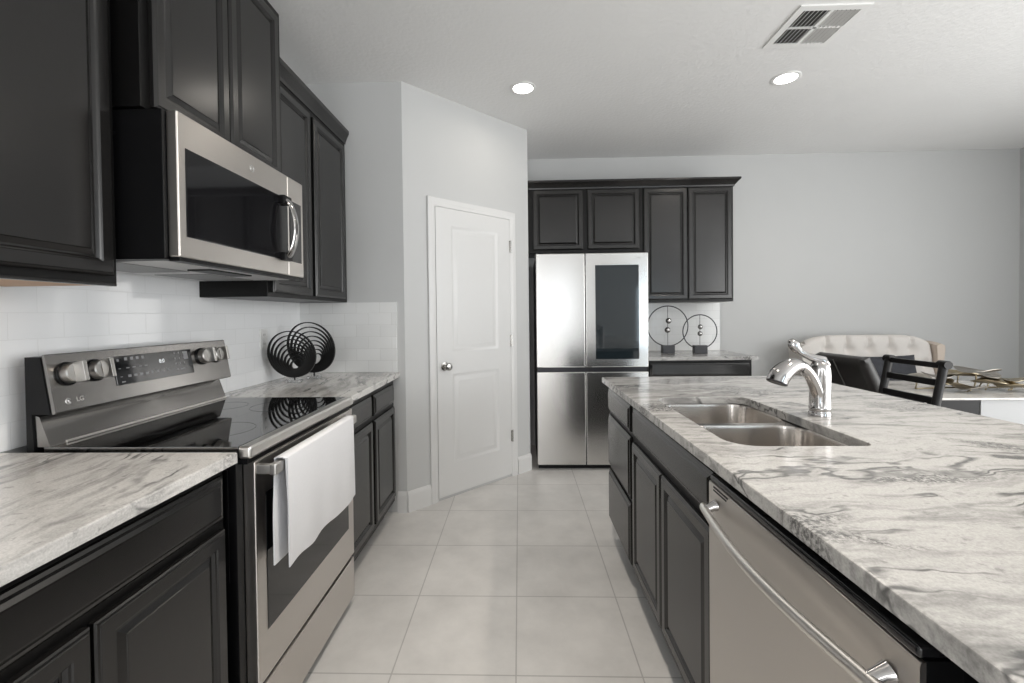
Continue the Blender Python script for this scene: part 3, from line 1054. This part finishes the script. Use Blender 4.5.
# towel draped over the handle
def towel_sheet(mb):
    rows = []
    ny = 26
    def path(s, y, t):
        # s 0..1 : bottom of back flap, over the bar, down the front flap
        return None
    y0, y1 = 1.263, 1.775
    prof = []
    back_len, front_len = 0.300, 0.318
    for i in range(14):
        prof.append((-0.7065, 0.868 - back_len * (1 - i / 13), 'b', 1 - i / 13))
    for i in range(1, 8):
        a = math.pi - math.pi * i / 8
        prof.append((-0.691 + 0.0180 * math.cos(a), 0.868 + 0.008 * math.sin(a), 't', 0))
    for i in range(20):
        prof.append((-0.6730, 0.868 - front_len * (i / 19), 'f', i / 19))
    th = 0.0035
    outer, inner = [], []
    for j in range(ny + 1):
        v = j / ny
        co, ci = [], []
        for (x, z, k_, d_) in prof:
            y = y0 + (y1 - y0) * v
            wob = 0.006 * d_ * math.sin(v * 9.0 + 0.7) + 0.004 * d_ * math.sin(v * 21 + 2)
            zz = z
            if k_ == 'f':
                x2 = x + wob * 0.6 + 0.003 * d_
                zz = z - d_ * (-0.006 * (1 - v) ** 1.5) + d_ * 0.004 * math.sin(v * 15)
                y += d_ * (-0.012 + 0.02 * v)
            elif k_ == 'b':
                x2 = x + d_ * 0.002 * math.sin(v * 12)
                y -= 0.024 * (1 - v) * min(1, 0.45 + d_)
                zz = z
            else:
                x2 = x
                y -= 0.012 * (1 - v)
            co.append(Vector((x2, y, zz)))
        outer.append(co)
    n = len(prof)
    for j in range(ny + 1):
        ci = []
        for i in range(n):
            p = outer[j][i]
            a = outer[j][max(i - 1, 0)]; b = outer[j][min(i + 1, n - 1)]
            t = (b - a); nn = Vector((-t.z, 0, t.x)).normalized()
            ci.append(p - nn * th if True else p)
        inner.append(ci)
    rings = [o_ + list(reversed(i_)) for o_, i_ in zip(outer, inner)]
    mb.loft(rings)


m_ = MB()
towel_sheet(m_)
tw = obj('dish_towel', m_, TOWEL, loc=(-0.69, 1.53, 0.86), angle=70)
tag(tw, 'white cotton dish towel hanging folded over the oven door handle', 'towel')

# ------------------------------------------------------------------ microwave
mw = thing('microwave', 'stainless over-the-range microwave with a dark glass door', 'microwave', (-1.2, 1.56, 1.44))
MX = -0.945
m_ = MB()
m_.box(WX + 0.012, -0.978, 1.208, 1.940, 1.440, 1.855, 0.003)
case = obj('case', m_, BLACK, mw, 'black side case')
for xx, zz in ((-1.115, 1.79), (-1.115, 1.49)):
    m_ = MB()
    m_.lathe((xx, 1.2082, zz), (0, -1, 0), [(0.006, 0), (0.006, 0.001), (0.002, 0.002)], 14)
    obj('screw', m_, SHADE, case)
m_ = MB()
m_.box(-0.978, MX, 1.220, 1.812, 1.447, 1.855, 0.005, 3)
md = obj('door', m_, STEEL_H, mw, 'brushed steel door frame')
m_ = MB()
m_.box(-0.978, MX, 1.8135, 1.940, 1.447, 1.855, 0.005, 3)
mp_ = obj('control_column', m_, STEEL_H, mw, 'brushed steel control column')
m_ = MB()
m_.panel((MX - 0.0002, 1.248, 1.507), (0, 1, 0), ZU, (1, 0, 0), 0.560, 0.252, [(0, 0), (0, 0.0012), (0.003, 0.002)])
obj('window', m_, GLOSS, md, 'dark glass window')
m_ = MB()
m_.panel((MX - 0.0002, 1.822, 1.507), (0, 1, 0), ZU, (1, 0, 0), 0.098, 0.252, [(0, 0), (0, 0.0012), (0.003, 0.002)])
obj('key_panel', m_, GLOSS, mp_, 'dark glass key panel')
m_ = MB()
hp = []
for k in range(17):
    t = k / 16
    z = 1.512 + 0.24 * t
    hp.append((MX + 0.012 + 0.038 * math.sin(math.pi * t) ** 0.6, 1.772 + 0.008 * math.sin(math.pi * t), z))
m_.tube(hp, 0.021, seg=14, flat=0.36, up=(0, 1, 0))
hd = obj('handle', m_, CHROME, md, 'bowed chrome handle')
for z0 in (1.502, 1.728):
    m_ = MB()
    m_.box(MX, MX + 0.024, 1.742, 1.800, z0, z0 + 0.033, 0.004)
    obj('handle_mount', m_, BLACK, md, 'black handle end')
m_ = MB()
c0 = Vector((MX + 0.0006, 1.568, 1.806))
m_.tube([c0 + Vector((0, 0.0115 * math.cos(a), 0.0115 * math.sin(a))) for a in [k * math.tau / 28 for k in range(28)]], 0.0009, seg=6, closed=True)
lg = obj('round_badge', m_, MARK, md, 'small round silver badge')
text_part('badge_letters', 'GE', 0.011, c0, (0, 1, 0), ZU, MARK, lg, 0.0004)
# underside: light grey plate with two filters and a lamp lens
m_ = MB()
m_.box(WX + 0.03, -1.000, 1.240, 1.915, 1.4375, 1.4398, 0.001)
up_ = obj('underside', m_, simple('grey_enamel', (0.70, 0.70, 0.70), 0.45), mw, 'light grey underside')
for y0 in (1.235, 1.605):
    m_ = MB()
    m_.panel((-1.34, y0 + 0.28, 1.4374), (1, 0, 0), (0, -1, 0), (0, 0, -1), 0.20, 0.28, [(0, 0), (0, 0.002), (0.012, 0.002), (0.014, 0.0008)])
    fl = obj('grease_filter', m_, simple('filter_mesh', (0.33, 0.33, 0.33), 0.5, 0.6, var=0.5, scale=260), up_)
m_ = MB()
m_.box(-1.10, -1.02, 1.45, 1.68, 1.4325, 1.4374, 0.002)
obj('light_cover', m_, BLACK, up_)
m_ = MB()
m_.box(-0.9775, -0.947, 1.222, 1.938, 1.436, 1.4468, 0.001)
obj('bottom_rail', m_, BLACK, mw)

# ------------------------------------------------------------------ refrigerator
RF = 3.632
fr = thing('refrigerator', 'stainless four-door refrigerator with a dark glass panel in its upper right door', 'refrigerator', (0.59, 4.0, 0))
m_ = MB()
m_.box(0.143, 1.040, RF + 0.085, BY - 0.03, 0.035, 1.755, 0.003)
obj('cabinet_shell', m_, simple('fridge_side', (0.11, 0.105, 0.10), 0.4, 0.4, var=0.1), fr, 'dark grey side shell')
for xx in (0.20, 0.98):
    for yy in (RF + 0.14, BY - 0.1):
        m_ = MB()
        m_.cyl((xx, yy, 0), (xx, yy, 0.036), 0.02, seg=12)
        obj('foot', m_, BLACK, fr)
m_ = MB()
m_.box(0.150, 1.033, RF + 0.05, RF + 0.0845, 0.004, 0.058)
obj('kick_grille', m_, BLACK, fr)
XS = 0.5375
pan = STEEL_V
for nm, x0, x1, z0, z1, lb in (('upper_door', 0.140, XS - 0.003, 0.843, 1.768, 'upper left steel door'), ('upper_door', XS + 0.003, 1.044, 0.843, 1.768, 'upper right steel door with glass panel'),
                               ('lower_door', 0.140, XS - 0.003, 0.046, 0.806, 'lower left steel door'), ('lower_door', XS + 0.003, 1.044, 0.046, 0.806, 'lower right steel door')):
    m_ = MB()
    m_.box(x0, x1, RF, RF + 0.082, z0, z1, 0.006, 3)
    dd = obj(nm, m_, pan, fr, lb)
    if nm == 'upper_door' and x0 > 0.5:
        g = MB()
        g.panel((0.618, RF + 0.0002, 0.908), (1, 0, 0), ZU, (0, -1, 0), 0.350, 0.762, [(0, 0), (0, 0.0012), (0.003, 0.002)])
        gl = obj('glass_panel', g, TINT, dd, 'dark glass panel')
        g = MB()
        c0 = Vector((0.948, RF - 0.0006, 1.725))
        g.tube([c0 + Vector((0.0085 * math.cos(math.radians(a)), 0, 0.0085 * math.sin(math.radians(a)))) for a in range(30, 331, 15)], 0.0011, seg=6)
        obj('maker_mark', g, MARK, dd, 'small round silver logo')
        text_part('maker_name', 'LG', 0.018, (0.972, RF - 0.0004, 1.725), (1, 0, 0), ZU, SHADE, dd, 0.0003)
    # recessed grip lip along the split
    g = MB()
    if nm == 'upper_door':
        g.box(x0 + 0.045, x1 - 0.008, RF - 0.0012, RF + 0.004, z0 + 0.002, z0 + 0.006)
    else:
        g.box(x0 + 0.045, x1 - 0.008, RF - 0.0012, RF + 0.004, z1 - 0.008, z1 - 0.002)
    obj('grip_edge', g, STEEL_P, dd)
m_ = MB()
m_.box(0.150, 1.034, RF + 0.016, RF + 0.08, 0.807, 0.842)
obj('grip_recess', m_, SHADE, fr, 'dark recess between upper and lower doors')
for xx in (0.175, 1.005):
    m_ = MB()
    m_.box(xx - 0.02, xx + 0.02, RF + 0.02, RF + 0.10, 1.7685, 1.785, 0.003)
    obj('hinge_cover', m_, BLACK, fr)

# ------------------------------------------------------------------ dishwasher
dw = thing('dishwasher', 'stainless dishwasher with a bowed bar handle in the near end of the island', 'dishwasher', (0.8, 0.845, 0))
m_ = MB()
m_.box(0.535, 1.12, 0.552, 1.143, 0.10, 0.872, 0.002)
obj('tub_body', m_, BLACK, dw)
m_ = MB()
m_.box(0.58, 1.10, 0.56, 1.14, 0.0, 0.0995)
obj('toe_kick', m_, BLACK, dw)
m_ = MB()
prism_y(m_, [(0.488, 0.115), (0.483, 0.115), (0.4805, 0.125), (0.4800, 0.800), (0.4802, 0.840), (0.4815, 0.8465), (0.488, 0.8475)], 0.548, 1.147)
dd = obj('door', m_, STEEL_H, dw, 'brushed steel door')
m_ = MB()
m_.box(0.4808, 0.534, 0.550, 1.145, 0.8480, 0.8655, 0.006, 3)
obj('control_strip', m_, GLOSS, dw, 'glossy black top strip')
m_ = MB()
m_.box(0.4885, 0.534, 0.550, 1.145, 0.118, 0.8475, 0.001)
obj('door_liner', m_, BLACK, dw)
m_ = MB()
hp = []
for k in range(25):
    t = k / 24
    hp.append((0.456 - 0.024 * math.sin(math.pi * t), 0.572 + 0.552 * t, 0.788 - 0.004 * math.sin(math.pi * t)))
m_.tube(hp, 0.0115, seg=14, flat=0.8)
hd = obj('handle', m_, STEEL_P, dd, 'bowed steel bar handle')
for yy in (0.592, 1.104):
    m_ = MB()
    m_.tube([(0.4805, yy, 0.800), (0.470, yy, 0.797), (0.452, yy, 0.789)], [0.014, 0.011, 0.009], seg=14)
    obj('handle_post', m_, CHROME, hd, 'chrome handle end post')
for y0_, z_ in ((1.045, 0.8385), (1.052, 0.8305)):
    m_ = MB()
    m_.box(0.4790, 0.4804, y0_, 1.120, z_, z_ + 0.0035)
    obj('printed_line', m_, BLACK, dd, 'short black printed line')

# ------------------------------------------------------------------ outlet, ornaments
ot = thing('wall_outlet', 'white double outlet on the tile wall beside the black ring sculptures', 'outlet', (WX + 0.0105, 2.43, 1.155))
m_ = MB()
m_.panel((WX + 0.0105, 2.394, 1.098), (0, 1, 0), ZU, (1, 0, 0), 0.072, 0.115, [(0, 0), (0, 0.003), (0.003, 0.0055)])
obj('cover_plate', m_, WHITE_P, ot)
for zz in (1.130, 1.180):
    m_ = MB()
    m_.panel((WX + 0.0153, 2.413, zz - 0.016), (0, 1, 0), ZU, (1, 0, 0), 0.034, 0.032, [(0, 0), (0.001, 0.0015), (0.004, 0.0018)])
    s_ = obj('socket', m_, WHITE_P, ot)
    for yy in (2.424, 2.436):
        m_ = MB()
        m_.box(WX + 0.0168, WX + 0.0174, yy - 0.0012, yy + 0.0012, zz - 0.005, zz + 0.006)
        obj('slot', m_, BLACK, s_)


def ring_sculpture(cx_, cy_, R, zb, n, label, yaw):
    t_ = thing('ring_sculpture', label, 'sculpture', (cx_, cy_, 0.914), 'black nested ring sculptures')
    ax = Vector((math.cos(yaw), math.sin(yaw), 0))
    dpv = Vector((-math.sin(yaw), math.cos(yaw), 0))
    seg = 64
    for k in range(n):
        Rk = R * (1 - 0.105 * k)
        zc = zb + 0.002 + Rk + 0.0045 * k
        th_top, th_bot = 0.0055, 0.020
        m_ = MB()
        rr = []
        tilt = (k - n / 2) * 0.006
        for s in range(seg):
            a = s * math.tau / seg
            th = th_bot + (th_top - th_bot) * (0.5 + 0.5 * math.sin(a)) ** 0.8
            ring = []
            for rad_, dy in ((Rk, -0.006), (Rk, 0.006), (Rk - th, 0.006), (Rk - th, -0.006)):
                p = Vector((cx_, cy_, zc)) + ax * (rad_ * math.cos(a)) + ZU * (rad_ * math.sin(a)) + dpv * (dy + tilt * (1 + math.sin(a)) * 1.2)
                ring.append(p)
            rr.append(ring)
        rr.append(rr[0])
        m_.loft(rr, False, False)
        bmesh.ops.remove_doubles(m_.bm, verts=m_.bm.verts[:], dist=1e-6)
        obj('ring', m_, RINGS_M, t_)
    m_ = MB()
    m_.cyl((cx_, cy_, 0.9280), (cx_, cy_, zb + 0.012), 0.004, seg=10)
    obj('stem', m_, RINGS_M, t_)
    m_ = MB()
    m_.box(cx_ - 0.035, cx_ + 0.035, cy_ - 0.022, cy_ + 0.022, 0.9146, 0.9285, 0.002)
    obj('base', m_, ACRYL, t_, 'small clear base block')


ACRYL, _nt, _b = new_mat('clear_acrylic')
_b.inputs['Base Color'].default_value = (0.92, 0.93, 0.93, 1)
_b.inputs['Transmission Weight'].default_value = 0.85
_b.inputs['Roughness'].default_value = 0.08
_b.inputs['IOR'].default_value = 1.45
ring_sculpture(-1.252, 2.44, 0.131, 0.938, 8, 'smaller black nested-ring sculpture in front, nearer the range', 0.06)
ring_sculpture(-1.216, 2.60, 0.150, 0.945, 8, 'larger black nested-ring sculpture behind the smaller one, near the end wall', -0.12)


def hoop(cx_, cy_, R, zc, label, balls, bw):
    t_ = thing('ring_ornament', label, 'ornament', (cx_, cy_, 0.914), 'hoop ornaments on the back counter')
    m_ = MB()
    m_.box(cx_ - bw / 2, cx_ + bw / 2, cy_ - 0.03, cy_ + 0.03, 0.9146, 0.9146 + 0.072, 0.002)
    obj('base', m_, STONE_DARK, t_, 'dark block base')
    m_ = MB()
    m_.tube([(cx_ + R * math.cos(a), cy_, zc + R * math.sin(a)) for a in [k * math.tau / 64 for k in range(64)]], 0.0048, seg=10, closed=True)
    obj('hoop', m_, SHADE, t_, 'thin dark metal hoop')
    m_ = MB()
    m_.cyl((cx_, cy_, 0.986), (cx_, cy_, zc + R - 0.004), 0.0022, seg=8)
    obj('rod', m_, SHADE, t_)
    for dx, dz, rb in balls:
        m_ = MB()
        bmesh.ops.create_uvsphere(m_.bm, u_segments=24, v_segments=14, radius=rb, matrix=Matrix.Translation((cx_ + dx, cy_ - 0.004, dz)))
        obj('ball', m_, CHROME, t_, 'small polished metal ball')


hoop(1.338, 4.06, 0.180, 1.160, 'larger hoop ornament with two metal balls, next to the refrigerator', ((0.006, 1.206, 0.026), (-0.004, 1.124, 0.026)), 0.108)
hoop(1.612, 4.03, 0.150, 1.108, 'smaller hoop ornament with two metal balls, right of the larger hoop', ((0.002, 1.150, 0.022), (-0.001, 1.090, 0.022)), 0.112)

# ------------------------------------------------------------------ ceiling fittings
vt = thing('ceiling_vent', 'white square four-way air vent in the ceiling', 'vent', (1.575, 2.43, CEIL))
VX0, VX1, VY0, VY1 = 1.400, 1.750, 2.255, 2.600
m_ = MB()
m_.plate([(VX0, VY0), (VX1, VY0), (VX1, VY1), (VX0, VY1)], [list(reversed([(VX0 + .035, VY0 + .035), (VX1 - .035, VY0 + .035), (VX1 - .035, VY1 - .035), (VX0 + .035, VY1 - .035)]))], CEIL - 0.008, CEIL - 0.0004)
xm, ym = (VX0 + VX1) / 2, (VY0 + VY1) / 2
m_.box(xm - 0.008, xm + 0.008, VY0 + 0.035, VY1 - 0.035, CEIL - 0.008, CEIL - 0.002)
m_.box(VX0 + 0.035, VX1 - 0.035, ym - 0.006, ym + 0.006, CEIL - 0.008, CEIL - 0.002)
obj('frame', m_, WHITE_P, vt)
m_ = MB()
m_.box(VX0 + 0.034, VX1 - 0.034, VY0 + 0.034, VY1 - 0.034, CEIL - 0.0016, CEIL - 0.0005)
obj('duct_opening', m_, simple('duct_dark', (0.06, 0.06, 0.06), 0.8), vt, 'dark opening behind the slats')
m_ = MB()
for sgn, xa, xb in ((1, VX0 + 0.037, xm - 0.008), (-1, xm + 0.008, VX1 - 0.037)):
    for k in range(6):
        xx = xa + (xb - xa) * (k + 0.5) / 6
        m_.obox((xx, ym, CEIL - 0.0055), (math.cos(0.7), 0, sgn * math.sin(0.7)), (0, 1, 0), (-sgn * math.sin(0.7), 0, math.cos(0.7)), 0.015, VY1 - VY0 - 0.075, 0.0012)
obj('louvres', m_, WHITE_P, vt)


def can_light(x, y, label, power=11, spread=110):
    t_ = thing('recessed_light', label, 'ceiling light', (x, y, CEIL), 'recessed ceiling lights')
    m_ = MB()
    seg = 36
    rgs = [[Vector((x + a * math.cos(k * math.tau / seg), y + a * math.sin(k * math.tau / seg), CEIL - zz)) for k in range(seg)]
           for a, zz in ((0.086, 0.0003), (0.085, 0.004), (0.074, 0.007), (0.066, 0.0055), (0.064, 0.0003))]
    m_.loft(rgs, False, False)
    obj('trim_ring', m_, WHITE_P, t_)
    m_ = MB()
    m_.lathe((x, y, CEIL - 0.0003), (0, 0, -1), [(0.064, 0), (0.064, 0.003), (0.05, 0.0038), (0.001, 0.004)], 36)
    obj('diffuser', m_, LAMP, t_, 'lit white lens')
    area('lamp_glow', (x, y, CEIL - 0.012), (x, y, 0), 0.12, 0.12, power, (1.0, 0.91, 0.80), 'DISK', spread)


can_light(0.043, 2.986, 'round recessed ceiling light in front of the pantry door', 1.35, 165)
can_light(1.734, 2.948, 'round recessed ceiling light near the air vent, over the island end', 5.0, 150)
can_light(0.043, 1.10, 'round recessed ceiling light over the aisle between range and island')
can_light(1.734, 1.10, 'round recessed ceiling light over the near half of the island')

# ------------------------------------------------------------------ dining corner
PED = simple('pale_grey_panel', (0.36, 0.365, 0.37), 0.5)
tb = thing('dining_table', 'long dining table with a pale stone top beyond the island', 'table', (3.4, 2.95, 0))
m_ = MB()
m_.box(2.40, 4.30, 2.675, 3.36, 0.746, 0.760, 0.005)
obj('tabletop', m_, TABLE_M, tb)
m_ = MB()
m_.box(2.44, 2.711, 2.705, 2.745, 0.62, 0.7458, 0.003)
obj('apron', m_, BLACK, tb, 'black apron under the end of the top')
m_ = MB()
m_.box(2.7115, 4.15, 2.700, 2.750, 0.0, 0.7458, 0.004)
obj('side_panel', m_, PED, tb, 'white side panel')
m_ = MB()
m_.box(3.30, 3.95, 2.7505, 3.30, 0.0, 0.7458, 0.004)
obj('pedestal', m_, PED, tb)

# black ladder-back chair at the table end
ch = thing('dining_chair', 'black wooden chair with an open slatted back', 'chair', (1.92, 2.49, 0))
BXT, BXB = 2.150, 2.085        # back leans: top, seat level
Y0c, Y1c = 2.325, 2.660


def post_pts(y):
    return [(BXB - 0.03, y, 0.0), (BXB - 0.012, y, 0.25), (BXB - 0.008, y, 0.46), (BXB + 0.016, y, 0.74), (BXT - 0.012, y, 0.92), (BXT + 0.004, y, 1.006)]


for y in (Y0c, Y1c):
    m_ = MB()
    m_.tube(post_pts(y), [0.016, 0.018, 0.020, 0.020, 0.0205, 0.0215], seg=12, flat=0.85)
    m_.cyl((BXT + 0.003, y - 0.024, 0.997), (BXT + 0.003, y + 0.024, 0.997), 0.0215, seg=14)
    obj('back_post', m_, BLACK_W, ch)
for z, dx in ((0.990, 0.002), (0.903, -0.014), (0.812, -0.036)):
    m_ = MB()
    hh = 0.014 if z > 0.95 else 0.017
    m_.box(BXT + dx - 0.010, BXT + dx + 0.010, Y0c + 0.01, Y1c - 0.01, z - hh, z + hh, 0.004)
    obj('back_slat', m_, BLACK_W, ch)
m_ = MB()
m_.box(1.70, 2.095, Y0c - 0.02, Y1c + 0.02, 0.44, 0.475, 0.012, 3)
obj('seat', m_, BLACK_W, ch)
for y in (Y0c, Y1c):
    m_ = MB()
    m_.tube([(1.73, y, 0.0), (1.73, y, 0.44)], [0.015, 0.02], seg=12)
    obj('leg', m_, BLACK_W, ch)
m_ = MB()
for y in (Y0c, Y1c):
    m_.box(1.73, 2.07, y - 0.009, y + 0.009, 0.20, 0.225, 0.004)
m_.box(1.89, 1.91, Y0c, Y1c, 0.20, 0.225, 0.004)
obj('stretcher', m_, BLACK_W, ch)

# dark upholstered chair, seen from behind
pc = thing('dining_chair', 'dark leather upholstered chair with its plain back toward the island', 'chair', (2.35, 3.1, 0))


def cushion(mb, c, U, V, Nn, a, b, t, pw=3.2, nu=20, nv=20, edge=0.16, pinch=0.0):
    """soft slab: two domed faces meeting at a rounded edge"""
    c, U, V, Nn = Vector(c), Vector(U).normalized(), Vector(V).normalized(), Vector(Nn).normalized()
    front, back = [], []
    for i in range(nu + 1):
        fr_, bk_ = [], []
        for j in range(nv + 1):
            u, v = -1 + 2 * i / nu, -1 + 2 * j / nv
            k_ = max(0.0, (1 - abs(u) ** pw)) ** 0.5 * max(0.0, (1 - abs(v) ** pw)) ** 0.5
            pu = u * (1 - pinch * (1 - v * v)) if pinch else u
            pv_ = v * (1 - pinch * (1 - u * u)) if pinch else v
            p = c + U * (pu * a / 2) + V * (pv_ * b / 2)
            fr_.append(p + Nn * (t / 2 * (edge + (1 - edge) * k_)))
            bk_.append(p - Nn * (t / 2 * (edge + (1 - edge) * k_)))
        front.append(fr_); back.append(bk_)
    vf = [[mb.bm.verts.new(p) for p in r_] for r_ in front]
    vb = [[mb.bm.verts.new(p) for p in r_] for r_ in back]
    for i in range(nu):
        for j in range(nv):
            mb.bm.faces.new((vf[i][j], vf[i + 1][j], vf[i + 1][j + 1], vf[i][j + 1]))
            mb.bm.faces.new((vb[i][j], vb[i][j + 1], vb[i + 1][j + 1], vb[i + 1][j]))
    for i in range(nu):
        mb.bm.faces.new((vf[i][0], vb[i][0], vb[i + 1][0], vf[i + 1][0]))
        mb.bm.faces.new((vf[i][nv], vf[i + 1][nv], vb[i + 1][nv], vb[i][nv]))
    for j in range(nv):
        mb.bm.faces.new((vf[0][j], vf[0][j + 1], vb[0][j + 1], vb[0][j]))
        mb.bm.faces.new((vf[nu][j], vb[nu][j], vb[nu][j + 1], vf[nu][j + 1]))


PD = Vector((0.02, -0.41, 0)).normalized()      # along the back, left to right in the picture
PNn = Vector((-PD.y, PD.x, 0))                  # towards the table (+x)
LEAN = 0.48
P_lean = (ZU - PNn * LEAN).normalized()
pcx = Vector((2.235, 3.00, 0))
m_ = MB()
cushion(m_, pcx + ZU * 0.72, PD, P_lean, PNn + ZU * LEAN, 0.42, 0.58, 0.085, pw=10, edge=0.45)
obj('back', m_, LEATHER, pc, angle=60)
m_ = MB()
for off in (-0.02,):
    a_ = pcx + ZU * 0.72 + PD * off - (PNn + ZU * LEAN).normalized() * 0.0430
    m_.tube([a_ - P_lean * 0.27, a_ + P_lean * 0.282], 0.0035, seg=8)
obj('seam', m_, simple('seam_thread', (0.10, 0.095, 0.09), 0.5), pc, 'pale stitched seam down the back')
m_ = MB()
m_.obox(pcx + PNn * 0.32 + ZU * 0.42, PD, PNn, ZU, 0.43, 0.46, 0.12, 0.03, 3)
obj('seat', m_, LEATHER, pc)
for a_ in (-0.17, 0.17):
    for b_ in (0.09, 0.51):
        p = pcx + PD * a_ + PNn * b_
        m_ = MB()
        m_.tube([(p.x, p.y, 0), (p.x, p.y, 0.37)], [0.014, 0.021], seg=10)
        obj('leg', m_, BLACK_W, pc)

# tufted settee along the back wall
st = thing('settee', 'cream tufted settee with a curved back and flared arms against the back wall', 'sofa', (3.1, 4.0, 0))
SXL, SXR, SB = 2.58, 3.66, 4.20


def top_z(x):
    t = (x - (SXL + SXR) / 2) / ((SXR - SXL) / 2)
    return 1.060 - 0.060 * abs(t) ** 6


buttons = []
for row, zz in enumerate((0.93, 0.79, 0.65)):
    for k in range(9):
        xx = 2.64 + k * 0.186 + (0.098 if row % 2 else 0.0) - 0.06
        if SXL + 0.05 < xx < SXR - 0.03:
            buttons.append((xx, zz))


def tuft(x, z):
    d_ = 0.0
    for bx_, bz_ in buttons:
        rr = math.hypot(x - bx_, (z - bz_))
        d_ = max(d_, math.exp(-(rr / 0.040) ** 2) * 0.060)
    # vertical pleat from the top row up to the crest
    if z > 0.93:
        for bx_, bz_ in buttons:
            if abs(bz_ - 0.93) < 0.01:
                d_ = max(d_, 0.034 * math.exp(-((x - bx_) / 0.013) ** 2))
    return d_


m_ = MB()
nu, nv = 90, 30
rows = []
for i in range(nu + 1):
    x = SXL + (SXR - SXL) * i / nu
    tz = top_z(x)
    row = []
    for j in range(nv + 1):
        z = 0.44 + (tz - 0.05 - 0.44) * j / nv
        y = SB - 0.115 - 0.10 * (1 - j / nv) + tuft(x, z)
        row.append(Vector((x, y, z)))
    for a in range(1, 9):
        t = math.pi * a / 8
        row.append(Vector((x, SB - 0.06 - 0.055 * math.cos(t) + tuft(x, tz) * (1 - a / 8), tz - 0.05 + 0.05 * math.sin(t))))
    row.append(Vector((x, SB, 0.30)))
    row.append(Vector((x, SB - 0.2, 0.30)))
    rows.append(row)
m_.loft(rows)
obj('back', m_, LINEN, st, angle=60)
m_ = MB()
m_.box(SXL + 0.02, SXR - 0.02, 3.52, SB - 0.205, 0.30, 0.47, 0.03, 3)
obj('seat', m_, LINEN, st)
for sx, sgn in ((SXL, -1), (SXR, 1)):
    m_ = MB()
    rings = []
    # wing arm: tall at the back, flared at the crest, front edge tapering down to the seat
    for k in range(13):
        t = k / 12
        y = SB - 0.005 - 0.17 * t
        ht = 1.000 - 0.02 * t ** 2
        fl = 0.098 - 0.02 * t
        prof = []
        for (a, zf) in ((0.05, 0.30), (0.10, 0.55), (0.12, 0.72), (0.16, 0.90), (0.10, 0.985), (0.55, 1.0), (0.95, 0.985), (1.0, 0.94), (0.85, 0.83), (0.68, 0.70), (0.60, 0.55), (0.55, 0.30)):
            z = max(zf * ht if zf > 0.31 else 0.30, 0.30)
            prof.append(Vector((sx + sgn * a * fl, y, z)))
        rings.append(prof if sgn > 0 else list(reversed(prof)))
    m_.loft(rings)
    obj('arm', m_, LINEN_LIT if sgn > 0 else LINEN, st, 'flared arm with warm light put into its colour' if sgn > 0 else 'cream flared arm', angle=60)
for xx in (SXL + 0.06, SXR - 0.06):
    for yy in (3.57, SB - 0.06):
        m_ = MB()
        m_.cyl((xx, yy, 0), (xx, yy, 0.302), 0.014, 0.024, seg=12)
        obj('leg', m_, BLACK_W, st)

# throw pillow on the settee
m_ = MB()
cushion(m_, (3.12, 3.882, 0.692), (1, -0.02, 0.02), (-0.02, 0.22, 0.97), (0, -0.97, 0.22), 0.52, 0.405, 0.16, pw=2.2, edge=0.10, pinch=0.05)
o = obj('throw_pillow', m_, VELVET, loc=(3.13, 3.93, 0.47), angle=70)
tag(o, 'dark grey crinkled throw pillow leaning on the settee back', 'pillow')

# metal lily-pad centrepiece on the table
cp = thing('table_centerpiece', 'gold and pewter metal leaf sculpture on the dining table', 'centerpiece', (2.88, 2.95, 0.7605))
pads = [(2.56, 2.95, 0.835, 0.085, 'p'), (2.66, 2.90, 0.812, 0.070, 'g'), (2.73, 2.98, 0.842, 0.09, 'p'), (2.90, 2.92, 0.880, 0.110, 'p'),
        (2.86, 2.99, 0.848, 0.10, 'g'), (2.96, 2.90, 0.812, 0.085, 'g'), (3.02, 3.0, 0.838, 0.09, 'p'), (3.15, 2.96, 0.818, 0.08, 'g'),
        (2.78, 2.84, 0.786, 0.085, 'p'), (3.08, 2.88, 0.790, 0.085, 'g')]
for k, (px, py, pz, pr_, kd) in enumerate(pads):
    m_ = MB()
    seg = 36
    rgs = []
    for f, dz in ((0.04, 0.0), (0.35, 0.001), (0.70, 0.005), (0.92, 0.012), (1.0, 0.016)):
        rgs.append([Vector((px + pr_ * f * (1 + 0.09 * math.sin(3 * a + k)) * math.cos(a), py + pr_ * f * (1 + 0.09 * math.sin(3 * a + k)) * 0.92 * math.sin(a),
                            pz + dz + 0.012 * f * f * math.sin(2 * a + k * 1.3))) for a in (q_ * math.tau / seg for q_ in range(seg))])
    back = [[p - ZU * 0.0022 for p in r_] for r_ in rgs]
    m_.loft(rgs + list(reversed(back)), True, True)
    lf = obj('leaf', m_, PEWTER if kd == 'p' else GOLD, cp, 'pewter leaf' if kd == 'p' else 'gold leaf', angle=50)
    m_ = MB()
    m_.tube([(px, py, pz - 0.001), (px + 0.01 * math.sin(k), py, (pz + 0.765) / 2), (px + 0.02 * math.sin(k * 2), py + 0.01, 0.766)], 0.004, seg=8)
    obj('stem', m_, GOLD, lf)
m_ = MB()
m_.tube([(2.56, 2.95, 0.770), (2.7, 2.90, 0.785), (2.9, 2.96, 0.772), (3.05, 2.90, 0.785), (3.2, 2.97, 0.772)], 0.005, seg=8)
obj('base_wire', m_, GOLD, cp)
